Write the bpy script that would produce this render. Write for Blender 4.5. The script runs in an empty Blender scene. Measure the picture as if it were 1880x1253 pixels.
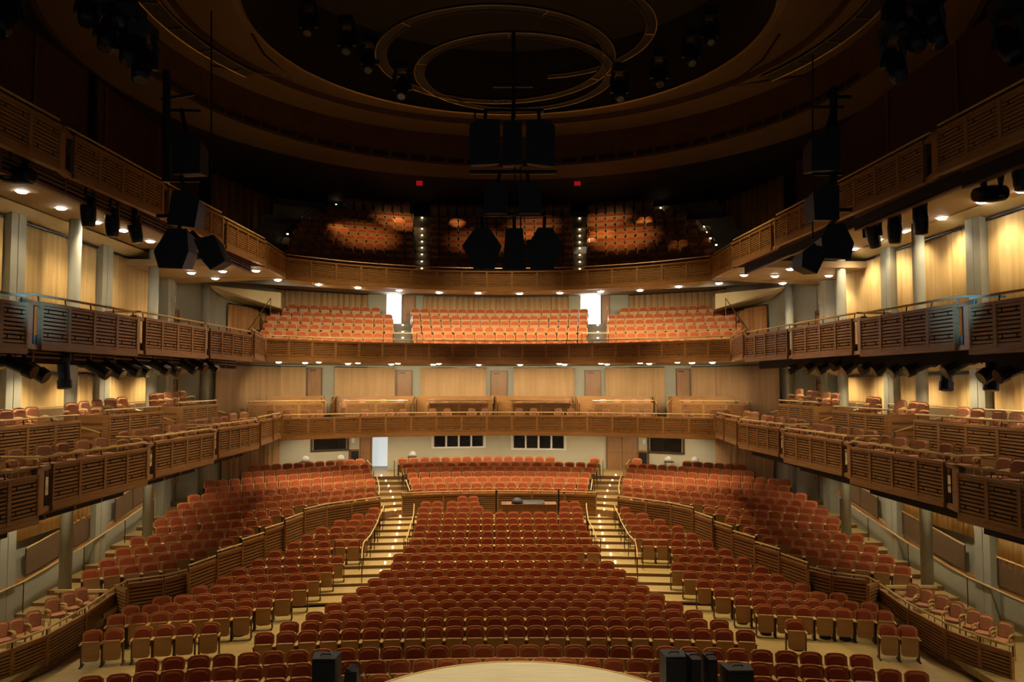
import bpy, math, random
from mathutils import Vector, Matrix
random.seed(7)
S = bpy.context.scene
COL = S.collection
PI = math.pi
# ------------------------------------------------------------------ camera model
F, CX, CY = 1462.0, 940.0, 626.5
EYE, XC = 7.5, -0.14
YAW, PITCH = math.atan(28.5 / F), math.radians(3.07)
RM = Matrix.Rotation(-YAW, 3, 'Z') @ Matrix.Rotation(PI / 2 + PITCH, 3, 'X')
CAMLOC = Vector((XC, 0, EYE))
def at(px, py, d):                      # point seen at a pixel, on the plane y = d
    v = RM @ Vector(((px - CX) / F, -(py - CY) / F, -1.0))
    return CAMLOC + v * (d / v.y)
def on_z(px, py, z):                    # point seen at a pixel, on the plane of height z
    v = RM @ Vector(((px - CX) / F, -(py - CY) / F, -1.0))
    return CAMLOC + v * ((z - EYE) / v.z)
def proj(p):
    v = RM.transposed() @ (Vector(p) - CAMLOC)
    return CX + F * v.x / -v.z, CY - F * v.y / -v.z
def dl(px, x):                          # depth at which side offset x shows at pixel column px
    return (x - XC) * F / (px - 911.5)
cam = bpy.data.cameras.new('camera'); camo = bpy.data.objects.new('camera', cam); COL.objects.link(camo)
cam.sensor_width = 36; cam.lens = F * 36 / 1880; cam.clip_end = 200
camo.location = CAMLOC; camo.rotation_euler = (PI / 2 + PITCH, 0, -YAW)
S.camera = camo
# ------------------------------------------------------------------ materials
MATS = {}
def mat(name, col, rough=.6, metal=0, emit=None, strength=0, col2=None, scale=(1, 1, 1), detail=3, mixpos=(.35, .65), bump=0, spec=None, kind='noise'):
    m = bpy.data.materials.new(name); m.use_nodes = True
    nt = m.node_tree; b = nt.nodes['Principled BSDF']
    b.inputs['Base Color'].default_value = (*col, 1)
    b.inputs['Roughness'].default_value = rough; b.inputs['Metallic'].default_value = metal
    if spec is not None: b.inputs['Specular IOR Level'].default_value = spec
    if emit:
        b.inputs['Emission Color'].default_value = (*emit, 1); b.inputs['Emission Strength'].default_value = strength
        m.cycles.emission_sampling = 'NONE'
    if col2:
        tc = nt.nodes.new('ShaderNodeTexCoord'); mp = nt.nodes.new('ShaderNodeMapping')
        mp.inputs['Scale'].default_value = scale
        if kind == 'brick':
            tx = nt.nodes.new('ShaderNodeTexBrick'); tx.inputs['Scale'].default_value = 1
            tx.inputs['Color1'].default_value = (*col, 1); tx.inputs['Color2'].default_value = (*col2, 1)
            tx.inputs['Mortar'].default_value = (col[0] * .55, col[1] * .5, col[2] * .45, 1)
            tx.inputs['Mortar Size'].default_value = .008
            tx.inputs['Brick Width'].default_value = 1.6; tx.inputs['Row Height'].default_value = .12
            nt.links.new(tc.outputs['Object'], mp.inputs['Vector']); nt.links.new(mp.outputs['Vector'], tx.inputs['Vector'])
            nt.links.new(tx.outputs['Color'], b.inputs['Base Color'])
        else:
            tx = nt.nodes.new('ShaderNodeTexNoise'); tx.inputs['Scale'].default_value = 1; tx.inputs['Detail'].default_value = detail
            cr = nt.nodes.new('ShaderNodeValToRGB')
            cr.color_ramp.elements[0].position = mixpos[0]; cr.color_ramp.elements[1].position = mixpos[1]
            cr.color_ramp.elements[0].color = (*col, 1); cr.color_ramp.elements[1].color = (*col2, 1)
            nt.links.new(tc.outputs['Object'], mp.inputs['Vector']); nt.links.new(mp.outputs['Vector'], tx.inputs['Vector'])
            nt.links.new(tx.outputs['Fac'], cr.inputs['Fac']); nt.links.new(cr.outputs['Color'], b.inputs['Base Color'])
            if bump:
                bp = nt.nodes.new('ShaderNodeBump'); bp.inputs['Strength'].default_value = bump; bp.inputs['Distance'].default_value = .02
                nt.links.new(tx.outputs['Fac'], bp.inputs['Height']); nt.links.new(bp.outputs['Normal'], b.inputs['Normal'])
    MATS[name] = m
    return m
mat('wood', (.36, .175, .048), .42, col2=(.27, .125, .032), scale=(2, 2, 30))
mat('wood_pan', (.40, .215, .075), .45, col2=(.33, .17, .055), scale=(3, 3, 20))
mat('wood_dark', (.19, .085, .026), .5, col2=(.13, .056, .018), scale=(2, 2, 24))
mat('wood_door', (.30, .145, .048), .45, col2=(.24, .115, .036), scale=(12, 12, 1.2))
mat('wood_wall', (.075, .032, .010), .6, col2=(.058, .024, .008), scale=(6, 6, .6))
mat('backing', (.012, .005, .003), .9, col2=(.009, .004, .002), scale=(4, 4, 4))
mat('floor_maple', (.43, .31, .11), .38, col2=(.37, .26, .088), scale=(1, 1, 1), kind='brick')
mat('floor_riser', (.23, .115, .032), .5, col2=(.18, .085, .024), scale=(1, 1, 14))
mat('stage_floor', (.60, .52, .33), .4, col2=(.52, .44, .27), scale=(1, 14, 1))
mat('fabric_red', (.36, .088, .030), .85, col2=(.29, .066, .022), scale=(40, 40, 40), bump=.15, spec=.2)
mat('piping', (.50, .20, .065), .75, col2=(.43, .165, .05), scale=(30, 30, 30), spec=.2)
mat('leather_red', (.44, .19, .085), .5, col2=(.37, .15, .066), scale=(20, 20, 20))
mat('curtain_gold', (.70, .49, .20), .9, col2=(.58, .38, .135), scale=(5, 5, .25), spec=.1)
mat('curtain_tan', (.50, .315, .15), .9, col2=(.43, .265, .12), scale=(5, 5, .3), spec=.1)
mat('curtain_brown', (.40, .20, .075), .9, col2=(.31, .15, .05), scale=(5, 5, .3), spec=.1)
mat('paint_grey', (.34, .335, .245), .7, col2=(.32, .315, .23), scale=(1, 1, 1), spec=.2)
mat('paint_cream', (.50, .47, .33), .7, col2=(.47, .44, .305), scale=(.6, .6, .6), spec=.2)
mat('soffit', (.34, .235, .115), .7, col2=(.315, .215, .105), scale=(.5, .5, .5), spec=.2)
mat('cove', (.56, .48, .28), .7, col2=(.53, .45, .26), scale=(.5, .5, .5), spec=.2)
mat('brass', (.55, .37, .15), .32, .8, col2=(.5, .33, .13), scale=(3, 3, 3))
mat('rail_wood', (.60, .40, .15), .3, col2=(.52, .34, .12), scale=(2, 2, 20))
mat('bronze', (.09, .055, .03), .45, .5, col2=(.07, .042, .022), scale=(5, 5, 5))
mat('black', (.012, .012, .014), .55, col2=(.009, .009, .01), scale=(9, 9, 9))
mat('black_metal', (.02, .021, .024), .35, .4, col2=(.015, .016, .018), scale=(9, 9, 9))
mat('grille', (.008, .009, .012), .7, col2=(.014, .015, .018), scale=(120, 120, 120))
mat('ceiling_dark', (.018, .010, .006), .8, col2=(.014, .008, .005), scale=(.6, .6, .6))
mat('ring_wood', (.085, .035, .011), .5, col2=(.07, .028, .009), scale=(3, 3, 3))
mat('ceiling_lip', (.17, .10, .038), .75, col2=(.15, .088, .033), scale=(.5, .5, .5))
mat('carpet_dark', (.06, .05, .045), .9, col2=(.05, .042, .036), scale=(30, 30, 30))
mat('stair_grey', (.16, .14, .11), .6, col2=(.14, .12, .095), scale=(3, 3, 3))
mat('lens', (1, 1, 1), .5, emit=(1, .93, .85), strength=26)
mat('lens_step', (1, 1, 1), .5, emit=(1, .72, .36), strength=5)
mat('daylight', (1, 1, 1), .5, emit=(.82, .92, 1), strength=9)
mat('daylight_soft', (1, 1, 1), .5, emit=(.88, .95, 1), strength=.24)
mat('exit_red', (.5, .02, .02), .5, emit=(1, .02, .03), strength=.11)
mat('white_plastic', (.75, .74, .68), .5, col2=(.7, .69, .63), scale=(9, 9, 9))
mat('glass_dark', (.010, .009, .008), .08, col2=(.02, .016, .012), scale=(1.3, 1.3, 2.2))
def mesh_net():
    m = mat('mesh_net', (.17, .10, .04), .7)
    nt = m.node_tree; out = nt.nodes['Material Output']; b = nt.nodes['Principled BSDF']
    tr = nt.nodes.new('ShaderNodeBsdfTransparent'); mx = nt.nodes.new('ShaderNodeMixShader')
    tc = nt.nodes.new('ShaderNodeTexCoord'); ck = nt.nodes.new('ShaderNodeTexChecker'); ck.inputs['Scale'].default_value = 60
    mr = nt.nodes.new('ShaderNodeMapRange'); mr.inputs['To Min'].default_value = .55; mr.inputs['To Max'].default_value = .85
    nt.links.new(tc.outputs['Object'], ck.inputs['Vector']); nt.links.new(ck.outputs['Fac'], mr.inputs['Value'])
    nt.links.new(mr.outputs['Result'], mx.inputs['Fac']); nt.links.new(tr.outputs[0], mx.inputs[1]); nt.links.new(b.outputs[0], mx.inputs[2])
    nt.links.new(mx.outputs[0], out.inputs['Surface'])
mesh_net()
# ------------------------------------------------------------------ mesh builder
class MB:
    def __init__(s): s.v = []; s.f = []; s.m = []
    def add(s, vs, fs, mi=0):
        o = len(s.v); s.v += [tuple(v) for v in vs]; s.f += [tuple(i + o for i in f) for f in fs]; s.m += [mi] * len(fs)
    def hexa(s, p, mi=0):               # p: 4 bottom, 4 top
        s.add(p, [(3, 2, 1, 0), (4, 5, 6, 7), (0, 1, 5, 4), (1, 2, 6, 5), (2, 3, 7, 6), (3, 0, 4, 7)], mi)
    def box(s, x0, x1, y0, y1, z0, z1, mi=0, M=None):
        p = [Vector(q) for q in ((x0, y0, z0), (x1, y0, z0), (x1, y1, z0), (x0, y1, z0), (x0, y0, z1), (x1, y0, z1), (x1, y1, z1), (x0, y1, z1))]
        if M: p = [M @ q for q in p]
        s.hexa(p, mi)
    def prism(s, poly, z0, z1, mi=0):   # vertical prism on a plan polygon
        n = len(poly)
        vs = [(x, y, z0) for x, y in poly] + [(x, y, z1) for x, y in poly]
        fs = [tuple(range(n - 1, -1, -1)), tuple(range(n, 2 * n))] + [(i, (i + 1) % n, n + (i + 1) % n, n + i) for i in range(n)]
        s.add(vs, fs, mi)
    def extr(s, poly, M, t0, t1, mi=0): # outline in local xz, extruded along local y, moved by M
        n = len(poly)
        vs = [M @ Vector((x, t0, z)) for x, z in poly] + [M @ Vector((x, t1, z)) for x, z in poly]
        fs = [tuple(range(n)), tuple(range(2 * n - 1, n - 1, -1))] + [((i + 1) % n, i, n + i, n + (i + 1) % n) for i in range(n)]
        s.add(vs, fs, mi)
    def tube(s, pts, r, n=6, mi=0, closed=False):
        pts = [Vector(p) for p in pts]; rings = []
        L = len(pts)
        for i, p in enumerate(pts):
            if closed: t = pts[(i + 1) % L] - pts[i - 1]
            else: t = pts[min(i + 1, L - 1)] - pts[max(i - 1, 0)]
            t.normalize()
            a = t.cross(Vector((0, 0, 1)))
            if a.length < 1e-3: a = t.cross(Vector((0, 1, 0)))
            a.normalize(); b = a.cross(t)
            rr = r[i] if isinstance(r, (list, tuple)) else r
            rings.append([p + (a * math.cos(2 * PI * k / n) + b * math.sin(2 * PI * k / n)) * rr for k in range(n)])
        vs = [q for g in rings for q in g]
        fs = [(i * n + k, i * n + (k + 1) % n, (i + 1) * n + (k + 1) % n, (i + 1) * n + k) for i in range(L - 1) for k in range(n)]
        if closed: fs += [((L - 1) * n + k, (L - 1) * n + (k + 1) % n, (k + 1) % n, k) for k in range(n)]
        else: fs += [tuple(range(n - 1, -1, -1)), tuple((L - 1) * n + k for k in range(n))]
        s.add(vs, fs, mi)
    def lathe(s, prof, c, n=16, mi=0, ax=None):   # prof: (radius, height) from top to bottom
        M = ax or Matrix.Identity(3); c = Vector(c)
        vs = [c + M @ Vector((r * math.cos(2 * PI * k / n), r * math.sin(2 * PI * k / n), h)) for r, h in prof for k in range(n)]
        fs = [(i * n + k, i * n + (k + 1) % n, (i + 1) * n + (k + 1) % n, (i + 1) * n + k) for i in range(len(prof) - 1) for k in range(n)]
        fs += [tuple(range(n - 1, -1, -1)), tuple((len(prof) - 1) * n + k for k in range(n))]
        s.add(vs, fs, mi)
    def mesh(s, name, mats, off=None, smooth=False):
        me = bpy.data.meshes.new(name)
        vs = s.v if off is None else [(v[0] - off[0], v[1] - off[1], v[2] - off[2]) for v in s.v]
        me.from_pydata(vs, [], s.f)
        for m in (mats if isinstance(mats, (list, tuple)) else [mats]): me.materials.append(MATS[m])
        me.polygons.foreach_set('material_index', s.m)
        if smooth: me.polygons.foreach_set('use_smooth', [True] * len(s.f))
        me.update(); return me
    def build(s, name, mats, parent=None, smooth=False, off=None):
        if parent is not None and off is None: off = parent.location
        o = bpy.data.objects.new(name, s.mesh(name, mats, off, smooth)); COL.objects.link(o)
        if parent is not None: o.parent = parent
        elif off is not None: o.location = off
        return o
def tag(o, label=None, cat=None, group=None, kind=None):
    if label: o['label'] = label
    if cat: o['category'] = cat
    if group: o['group'] = group
    if kind: o['kind'] = kind
    return o
def thing(name, label, cat, loc=(0, 0, 0), group=None, rz=0):
    o = bpy.data.objects.new(name, None); o.empty_display_size = .2; COL.objects.link(o)
    o.location = loc; o.rotation_euler = (0, 0, rz)
    return tag(o, label, cat, group)
def solo(name, mb, mats, label, cat, group=None, smooth=False):
    n = len(mb.v); c = [sum(v[i] for v in mb.v) / n for i in range(2)] + [min(v[2] for v in mb.v)]
    return tag(mb.build(name, mats, None, smooth, off=c), label, cat, group)
def struct(name, mb, mats, smooth=False):
    return tag(mb.build(name, mats, None, smooth), kind='structure')
def copy_tree(o, parent=None):
    c = o.copy(); COL.objects.link(c); c.parent = parent
    for ch in list(KIDS.get(o.name, [])): copy_tree(ch, c)
    return c
KIDS = {}
def keep(o):
    KIDS[o.name] = [c for c in COL.objects if c.parent is o]
    for c in KIDS[o.name]: keep(c)
    return o
ORD = 'zeroth first second third fourth fifth sixth seventh eighth ninth tenth eleventh twelfth thirteenth fourteenth fifteenth sixteenth seventeenth eighteenth nineteenth twentieth'.split()
def nth(i):
    if i <= 20: return ORD[i]
    t = {2: 'twenty', 3: 'thirty', 4: 'forty', 5: 'fifty'}[i // 10]
    return (t[:-1] + 'ieth') if i % 10 == 0 else t + '-' + ORD[i % 10]
SIDE = {-1: 'left', 1: 'right'}
def frame(p0, p1, flip=False):          # local x along p0->p1, y horizontal normal, z up, origin p0
    d = Vector((p1[0] - p0[0], p1[1] - p0[1], 0)); L = d.length; d.normalize()
    n = Vector((-d.y, d.x, 0))
    return Matrix(((d.x, n.x, 0, p0[0]), (d.y, n.y, 0, p0[1]), (0, 0, 1, 0), (0, 0, 0, 1))), L
def lerp(a, b, t): return tuple(a[i] + (b[i] - a[i]) * t for i in range(len(a)))
# ------------------------------------------------------------------ plan lines (left half; mirrored for the right)
def mir(p): return (-p[0], p[1])
BACKH = [(-14.75, 36.6), (-13.6, 38.3), (-11.9, 43.5), (-7.6, 45.9), (0, 47.1)]
BACK = BACKH + [mir(p) for p in BACKH[-2::-1]]
def resample(pl, n):
    seg = [math.dist(pl[i], pl[i + 1]) for i in range(len(pl) - 1)]; T = sum(seg); out = []
    for k in range(n + 1):
        s = T * k / n; i = 0
        while i < len(seg) - 1 and s > seg[i]: s -= seg[i]; i += 1
        out.append(lerp(pl[i], pl[i + 1], min(1, s / seg[i])))
    return out
def arc(c, top, n):                     # circular arc through (-cx, cy), (0, top), (cx, cy)
    w, sag = -c[0], top - c[1]; R = (w * w + sag * sag) / (2 * sag); a = math.asin(w / R)
    return [(R * math.sin(-a + 2 * a * k / n), top - R + R * math.cos(-a + 2 * a * k / n)) for k in range(n + 1)]
def panel(mb, M, x0, x1, zt, h, n=9, knobs=True):
    mb.box(x0, x0 + .05, -.05, .05, zt - h, zt, 0, M); mb.box(x1 - .05, x1, -.05, .05, zt - h, zt, 0, M)
    mb.box(x0 + .05, x1 - .05, -.045, .05, zt - .07, zt, 0, M); mb.box(x0 + .05, x1 - .05, -.045, .05, zt - h, zt - h + .085, 0, M)
    H = h - .155; p = H / n; w = x1 - x0
    for i in range(n):
        z = zt - h + .085 + p * (i + .22)
        if i < n: mb.box(x0 + .05, x1 - .05, -.03, .0, z, z + p * .66, 0, M)
        if knobs and i in (1, n - 2):
            for t in (.24, .76): mb.box(x0 + w * t - .012, x0 + w * t + .012, -.036, .01, z - .004, z + p * .68, 1, M)
    mb.box(x0 + .05, x1 - .05, .03, .045, zt - h + .085, zt - .07, 1, M)
def pane_set(root, M, L, n, zt, h, rail=True, ret=0, railz=.14):
    for i in range(n):
        mb = MB(); panel(mb, M, L * i / n, L * (i + 1) / n, zt, h); mb.build('slat_panel', ['wood', 'backing'], root)
    mb = MB(); mb.box(-.0, L, -.06, .10, zt - h - .10, zt - h, 0, M); mb.build('base_board', 'wood', root)
    if rail:
        mb = MB(); pts = [M @ Vector((-.1, .07, zt + railz)), M @ Vector((L + .1, .07, zt + railz))]
        if ret == -1: pts = [M @ Vector((-.1, 1.0, zt + railz))] + pts
        if ret == 1: pts = pts + [M @ Vector((L + .1, 1.0, zt + railz))]
        mb.tube(pts, .028, 6)
        mb.build('handrail', 'rail_wood', root)
        for i in range(n + 1):
            mb = MB(); x = min(max(L * i / n, .04), L - .04)
            mb.tube([M @ Vector((x, .05, zt - .2)), M @ Vector((x, .06, zt + .02)), M @ Vector((x, .075, zt + railz - .02))], .014, 5)
            mb.build('rail_bracket', 'bronze', root)
TIERN = {1: 'lowest box tier', 2: 'middle balcony', 3: 'top balcony'}
XN, XF = -9.4, -9.2
# per tier: side sections (near px, far px, panel top above eye, panels), corner piece, back arc
TIER = {
    1: dict(sec=[(-170, 85, -1.80, 4), (109, 278, -1.66, 4), (292, 397, -1.575, 4), (406, 478, -1.50, 4)], corner=[(485, 503, -1.43, 1), (505, 519, -1.42, 1)],
            c=(-9.62, 35.5), top=38.8, z=-1.53, n=17, h=.86),
    2: dict(sec=[(-170, 55, 1.55, 4), (80, 254.5, 1.665, 4), (269, 378, 1.745, 4), (387, 463.4, 1.79, 4)], corner=[(466, 482, 1.93, 1)],
            c=(-10.25, 35.0), top=39.7, z=1.99, n=20, h=.88),
    3: dict(sec=[(-170, 105, 5.36, 4), (130, 294, 5.43, 4), (305, 406, 5.53, 4), (413, 486, 5.56, 4)], corner=[(488, 526, 5.52, 2)],
            c=(-9.3, 34.6), top=38.7, z=5.50, n=17, h=.86),
}
FRONT = {}
for T, t in TIER.items():
    slab = MB(); band = MB(); pts_all = []
    A = arc(t['c'], t['top'], t['n'])
    def corner_pt(px):
        f = (px - t['corner'][0][0]) / max(1, t['corner'][-1][1] + 2 - t['corner'][0][0])
        dn = dl(t['sec'][-1][1], XF) + .45
        return lerp((XF - .05, dn), t['c'], min(1, max(0, f)))
    for s in (-1, 1):
        prev = None
        for i, (n0, n1, zt, n) in enumerate(t['sec'] + t['corner']):
            iscorner = i >= len(t['sec'])
            if iscorner: p0, p1 = corner_pt(n0), corner_pt(n1)
            else: p0, p1 = (XN, dl(n0, XN)), (XF, dl(n1, XF))
            z = EYE + zt
            a, b = (p0, p1) if s < 0 else (mir(p1), mir(p0))
            M, L = frame(a, b)
            root = thing('balcony_parapet',
                         ('slatted wood parapet of the %s, %s side, %s section from the stage' % (TIERN[T], SIDE[s], nth(i + 1))) if not iscorner else
                         ('narrow slatted parapet turning the %s rear corner of the %s%s' % (SIDE[s], TIERN[T], '' if len(t['corner']) == 1 else (', stage half' if i == len(t['sec']) else ', rear half'))),
                         'parapet', (*lerp(a, b, .5), z - t['h']), 'slatted balcony fronts')
            pane_set(root, M, L, n, z, t['h'], True, 0 if iscorner else (-1 if s < 0 else 1))
            if prev is not None:          # pier between two sections
                q0, q1 = (prev, p0) if s < 0 else (mir(p0), mir(prev))
                M2, L2 = frame(q0, q1)
                if L2 > .12:
                    mb = MB(); w0, w1 = (0, L2 * .5) if s < 0 else (L2 * .5, L2)
                    mb.box(w0, w1, .0, .12, z - t['h'], z - .02, 0, M2); mb.box(0, L2, .0, .14, z - .1, z - .02, 0, M2); mb.box(0, L2, .0, .14, z - t['h'] - .1, z - t['h'], 0, M2)
                    g0, g1 = (L2 * .5, L2) if s < 0 else (0, L2 * .5)
                    mb.box(g0, g1, .10, .13, z - t['h'], z - .1, 1, M2)
                    mb.build('recess_pier', ['wood', 'backing'], root)
            if s < 0: pts_all.append((p0, p1, z))
            # floor slab of this section, with the gap behind it, and the recessed band under it
            zb = z - t['h']; q = prev if prev is not None else p0
            e0, e1 = (-14.75, q[1]), (-14.75, min(p1[1], 36.6))
            P = [(q[0] - .12, q[1]), (p0[0] - .12, p0[1]), (p1[0] - .12, p1[1]), e1, e0]
            if s > 0: P = [mir(u) for u in P[::-1]]
            up = .62 if T == 3 and not iscorner else 0
            slab.prism(P, zb - .06 + up, zb + .2 + up)
            o = .55
            Q = [(q[0] - o, q[1]), (p1[0] - o, p1[1]), (p1[0] - o - .08, p1[1]), (q[0] - o - .08, q[1])]
            if not iscorner:
                if s > 0: Q = [mir(u) for u in Q[::-1]]
                MM, LL = frame(Q[0], Q[1]) if s < 0 else frame(Q[3], Q[2])
                for k in range(n):
                    band.box(LL * k / n + .03, LL * (k + 1) / n - .03, -.03, 0, zb - .15, zb - .11, 0, MM); band.box(LL * k / n + .03, LL * (k + 1) / n - .03, -.03, 0, zb - .25, zb - .21, 0, MM)
                    band.box(LL * k / n - .03, LL * k / n + .03, -.04, 0, zb - .36, zb - .06, 0, MM)
                band.box(0, LL, 0, .08, zb - .36, zb - .06, 1, MM)
                if T == 3: band.box(0, LL, -.02, .08, zb - .06, zb + .60, 0, MM); band.box(0, LL, -.05, .08, zb - .40, zb - .33, 0, MM)
            prev = p1
    # curved back front
    z = EYE + t['z']; zb = z - t['h']
    root = thing('balcony_parapet', 'long curved slatted wood front of the %s across the rear of the hall' % TIERN[T], 'parapet', (0, t['top'], zb), 'slatted balcony fronts')
    for k in range(t['n']):
        M, L = frame(A[k], A[k + 1]); mb = MB(); panel(mb, M, 0, L, z, t['h']); mb.build('slat_panel', ['wood', 'backing'], root)
    AA = arc(t['c'], t['top'], 60)
    mb = MB(); mb.tube([(x, y + .08, z + .14) for x, y in AA], .028, 6); mb.build('handrail', 'rail_wood', root)
    for k in range(0, t['n'] + 1):
        mb = MB(); mb.tube([(A[k][0], A[k][1] + .06, z - .1), (A[k][0], A[k][1] + .08, z + .13)], .014, 5); mb.build('rail_bracket', 'bronze', root)
    mb = MB()
    for k in range(t['n']):
        M, L = frame(A[k], A[k + 1]); mb.box(0, L, -.06, .1, zb - .12, zb, 0, M)
    mb.build('base_board', 'wood', root)
    B = resample(BACK, t['n'])
    for k in range(t['n']):
        if T < 3: slab.prism([A[k], A[k + 1], B[k + 1], B[k]], zb - .08, zb + .2); continue
        a_, b_ = (A[k][0], A[k][1] + 2.0), (A[k + 1][0], A[k + 1][1] + 2.0)
        slab.prism([A[k], A[k + 1], b_, a_], zb - .08, zb + .6); slab.prism([a_, b_, B[k + 1], B[k]], zb + .5, zb + .6)
    q = pts_all[-1][1]
    for s in (-1, 1):
        P = [q, A[0], B[0], (-14.75, q[1])]
        slab.prism(P if s < 0 else [mir(u) for u in P[::-1]], zb - .08, zb + (1.0 if T == 3 else .2))
    struct('balcony_floor', slab, 'soffit')
    struct('trim_%d' % T, band, ['wood_dark', 'backing'])
    FRONT[T] = (A, z, zb, pts_all)
# ------------------------------------------------------------------ shell: walls, wall piers, columns
def wall_seg(mb, p0, p1, z0, z1, holes=(), th=.25, mi=0):   # holes: (x0, x1, z0, z1) along the run
    M, L = frame(p0, p1); x = 0
    for h0, h1, a, b in sorted(holes):
        if h0 > x: mb.box(x, h0, 0, th, z0, z1, mi, M)
        if b < z1: mb.box(h0, h1, 0, th, b, z1, mi, M)
        if a > z0: mb.box(h0, h1, 0, th, z0, a, mi, M)
        x = h1
    if x < L: mb.box(x, L, 0, th, z0, z1, mi, M)
def seg_of(px, py, poly):               # where a pixel column meets a wall line: (index, distance along, point)
    v = at(px, py, 30) - CAMLOC
    for i in range(len(poly) - 1):
        (x0, y0), (x1, y1) = poly[i], poly[i + 1]
        den = v.x * (y1 - y0) - v.y * (x1 - x0)
        if abs(den) < 1e-9: continue
        t = (v.y * (x0 - XC) - v.x * (y0)) / den
        k = ((x0 + (x1 - x0) * t - XC) * v.x + (y0 + (y1 - y0) * t) * v.y)
        if 0 <= t <= 1 and k > 0: return i, t * math.dist(poly[i], poly[i + 1]), (x0 + (x1 - x0) * t, y0 + (y1 - y0) * t)
def wpt(px, py, poly, out=0):           # 3-D point on the wall line (moved out towards the hall) seen at a pixel
    i, s, p = seg_of(px, py, poly); d = p[1] - out
    return at(px, py, d), i, s
ZT = EYE + 5.35                          # underside of the top balcony
for s in (-1, 1):
    mb = MB(); a, b = ((-14.75, 3), (-14.75, 36.6)); a, b = (a, b) if s < 0 else (mir(b), mir(a))
    wall_seg(mb, a, b, -.3, ZT)
    struct('wall_' + SIDE[s], mb, 'paint_grey')
    mb = MB(); a, b = ((-14.9, 3), (-14.9, 39)); a, b = (a, b) if s < 0 else (mir(b), mir(a))
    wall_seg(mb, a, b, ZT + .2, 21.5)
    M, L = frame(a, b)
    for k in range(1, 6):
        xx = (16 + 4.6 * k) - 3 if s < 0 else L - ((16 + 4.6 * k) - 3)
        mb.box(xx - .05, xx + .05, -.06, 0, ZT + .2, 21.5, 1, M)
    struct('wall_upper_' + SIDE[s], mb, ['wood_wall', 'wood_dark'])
    # tall grey wall piers and round columns, 5.75 m apart
    mb = MB()
    for d in (12.2, 17.8, 23.4, 28.85, 34.6):
        for z0, z1 in ((-.1, 4.9), (5.3, 8.4), (8.6, EYE + 5.1)):
            x0, x1 = sorted((s * 14.35, s * 14.76)); mb.box(x0, x1, d, d + .34, z0, z1); mb.box(x0, x1, d + .37, d + .75, z0, z1)
            x0, x1 = sorted((s * 14.38, s * 14.76)); mb.box(x0, x1, d + .33, d + .38, z0, z1, 1)
    struct('trim_%d' % (6 + s), mb, ['paint_grey', 'bronze'])
    mb = MB()
    for d in (13.9, 19.7, 25.5, 31.35, 37.0):
        mb.lathe([(.19, ZT), (.19, -.3)], (s * 13.6, d, 0), 20)
    struct('column_' + SIDE[s], mb, 'paint_grey', True)
    # pale cove along the wall head under each soffit
    mb = MB()
    for za, zc in ((EYE + 5.2, .3), (EYE + .62, .3), (EYE - 2.7, .25)):
        x = s * 14.75; xi = s * 13.95
        pr = [(xi, za), (x, za), (x, za - zc)]
        vs = [(q[0], d, q[1]) for d in (5, 36.5) for q in pr]
        mb.add(vs, [(0, 1, 2), (5, 4, 3), (0, 3, 4, 1), (1, 4, 5, 2), (2, 5, 3, 0)])
    struct('trim_%d' % (9 + s), mb, 'cove')
# rear walls, storey by storey, with the openings the photo shows
Z1, Z2, Z3 = FRONT[1][2], FRONT[2][2], FRONT[3][2]
LVL = {1: (0, Z1 - .08), 2: (Z1 + .2, Z2 - .08), 3: (Z2 + .2, Z3 - .08)}
OPEN = {1: [(684, 712, 797, 2.55)], 2: [], 3: [(710.5, 737, 537, EYE + 3.3), (1066, 1102, 540, EYE + 3.3)]}
HOLE = {}
for lv in (1, 2, 3):
    holes = {}
    for (pa, pb, pt, zf) in OPEN[lv]:
        A_, i0, s0 = wpt(pa, pt, BACK); B_, i1, s1 = wpt(pb, pt, BACK)
        holes.setdefault(i0, []).append((s0, s1, zf, A_.z)); HOLE[(lv, pa)] = (A_, B_, zf)
    mb = MB()
    for i in range(len(BACK) - 1):
        wall_seg(mb, BACK[i], BACK[i + 1], LVL[lv][0], LVL[lv][1] if lv < 3 else Z3 + .55, holes.get(i, ()))
    struct('wall_rear_%d' % lv, mb, 'paint_cream' if lv == 1 else 'paint_grey')
# daylit lobby glass behind the open doors
for n, (key, (A_, B_, zf)) in enumerate(HOLE.items()):
    c = (A_ + B_) / 2; w = (B_ - A_).length
    mb = MB(); y = c.y + 2.3
    mb.box(c.x - w * .9 - .6, c.x + w * .9 + .6, y, y + .05, zf, A_.z + .6)
    o = struct('window_%d' % (n + 1), mb, 'daylight' if key[0] == 3 else 'daylight_soft')
    mb = MB(); mb.box(c.x - w - .9, c.x + w + .9, c.y + .3, y + .1, zf - .12, zf); mb.box(c.x - w - .9, c.x + w + .9, c.y + .3, y + .1, A_.z + .6, A_.z + .7)
    mb.box(c.x - w - .9, c.x - w - .8, c.y + .3, y, zf, A_.z + .6); mb.box(c.x + w + .8, c.x + w + .9, c.y + .3, y, zf, A_.z + .6)
    struct('wall_lobby_%d' % (n + 1), mb, 'paint_cream')
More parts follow.
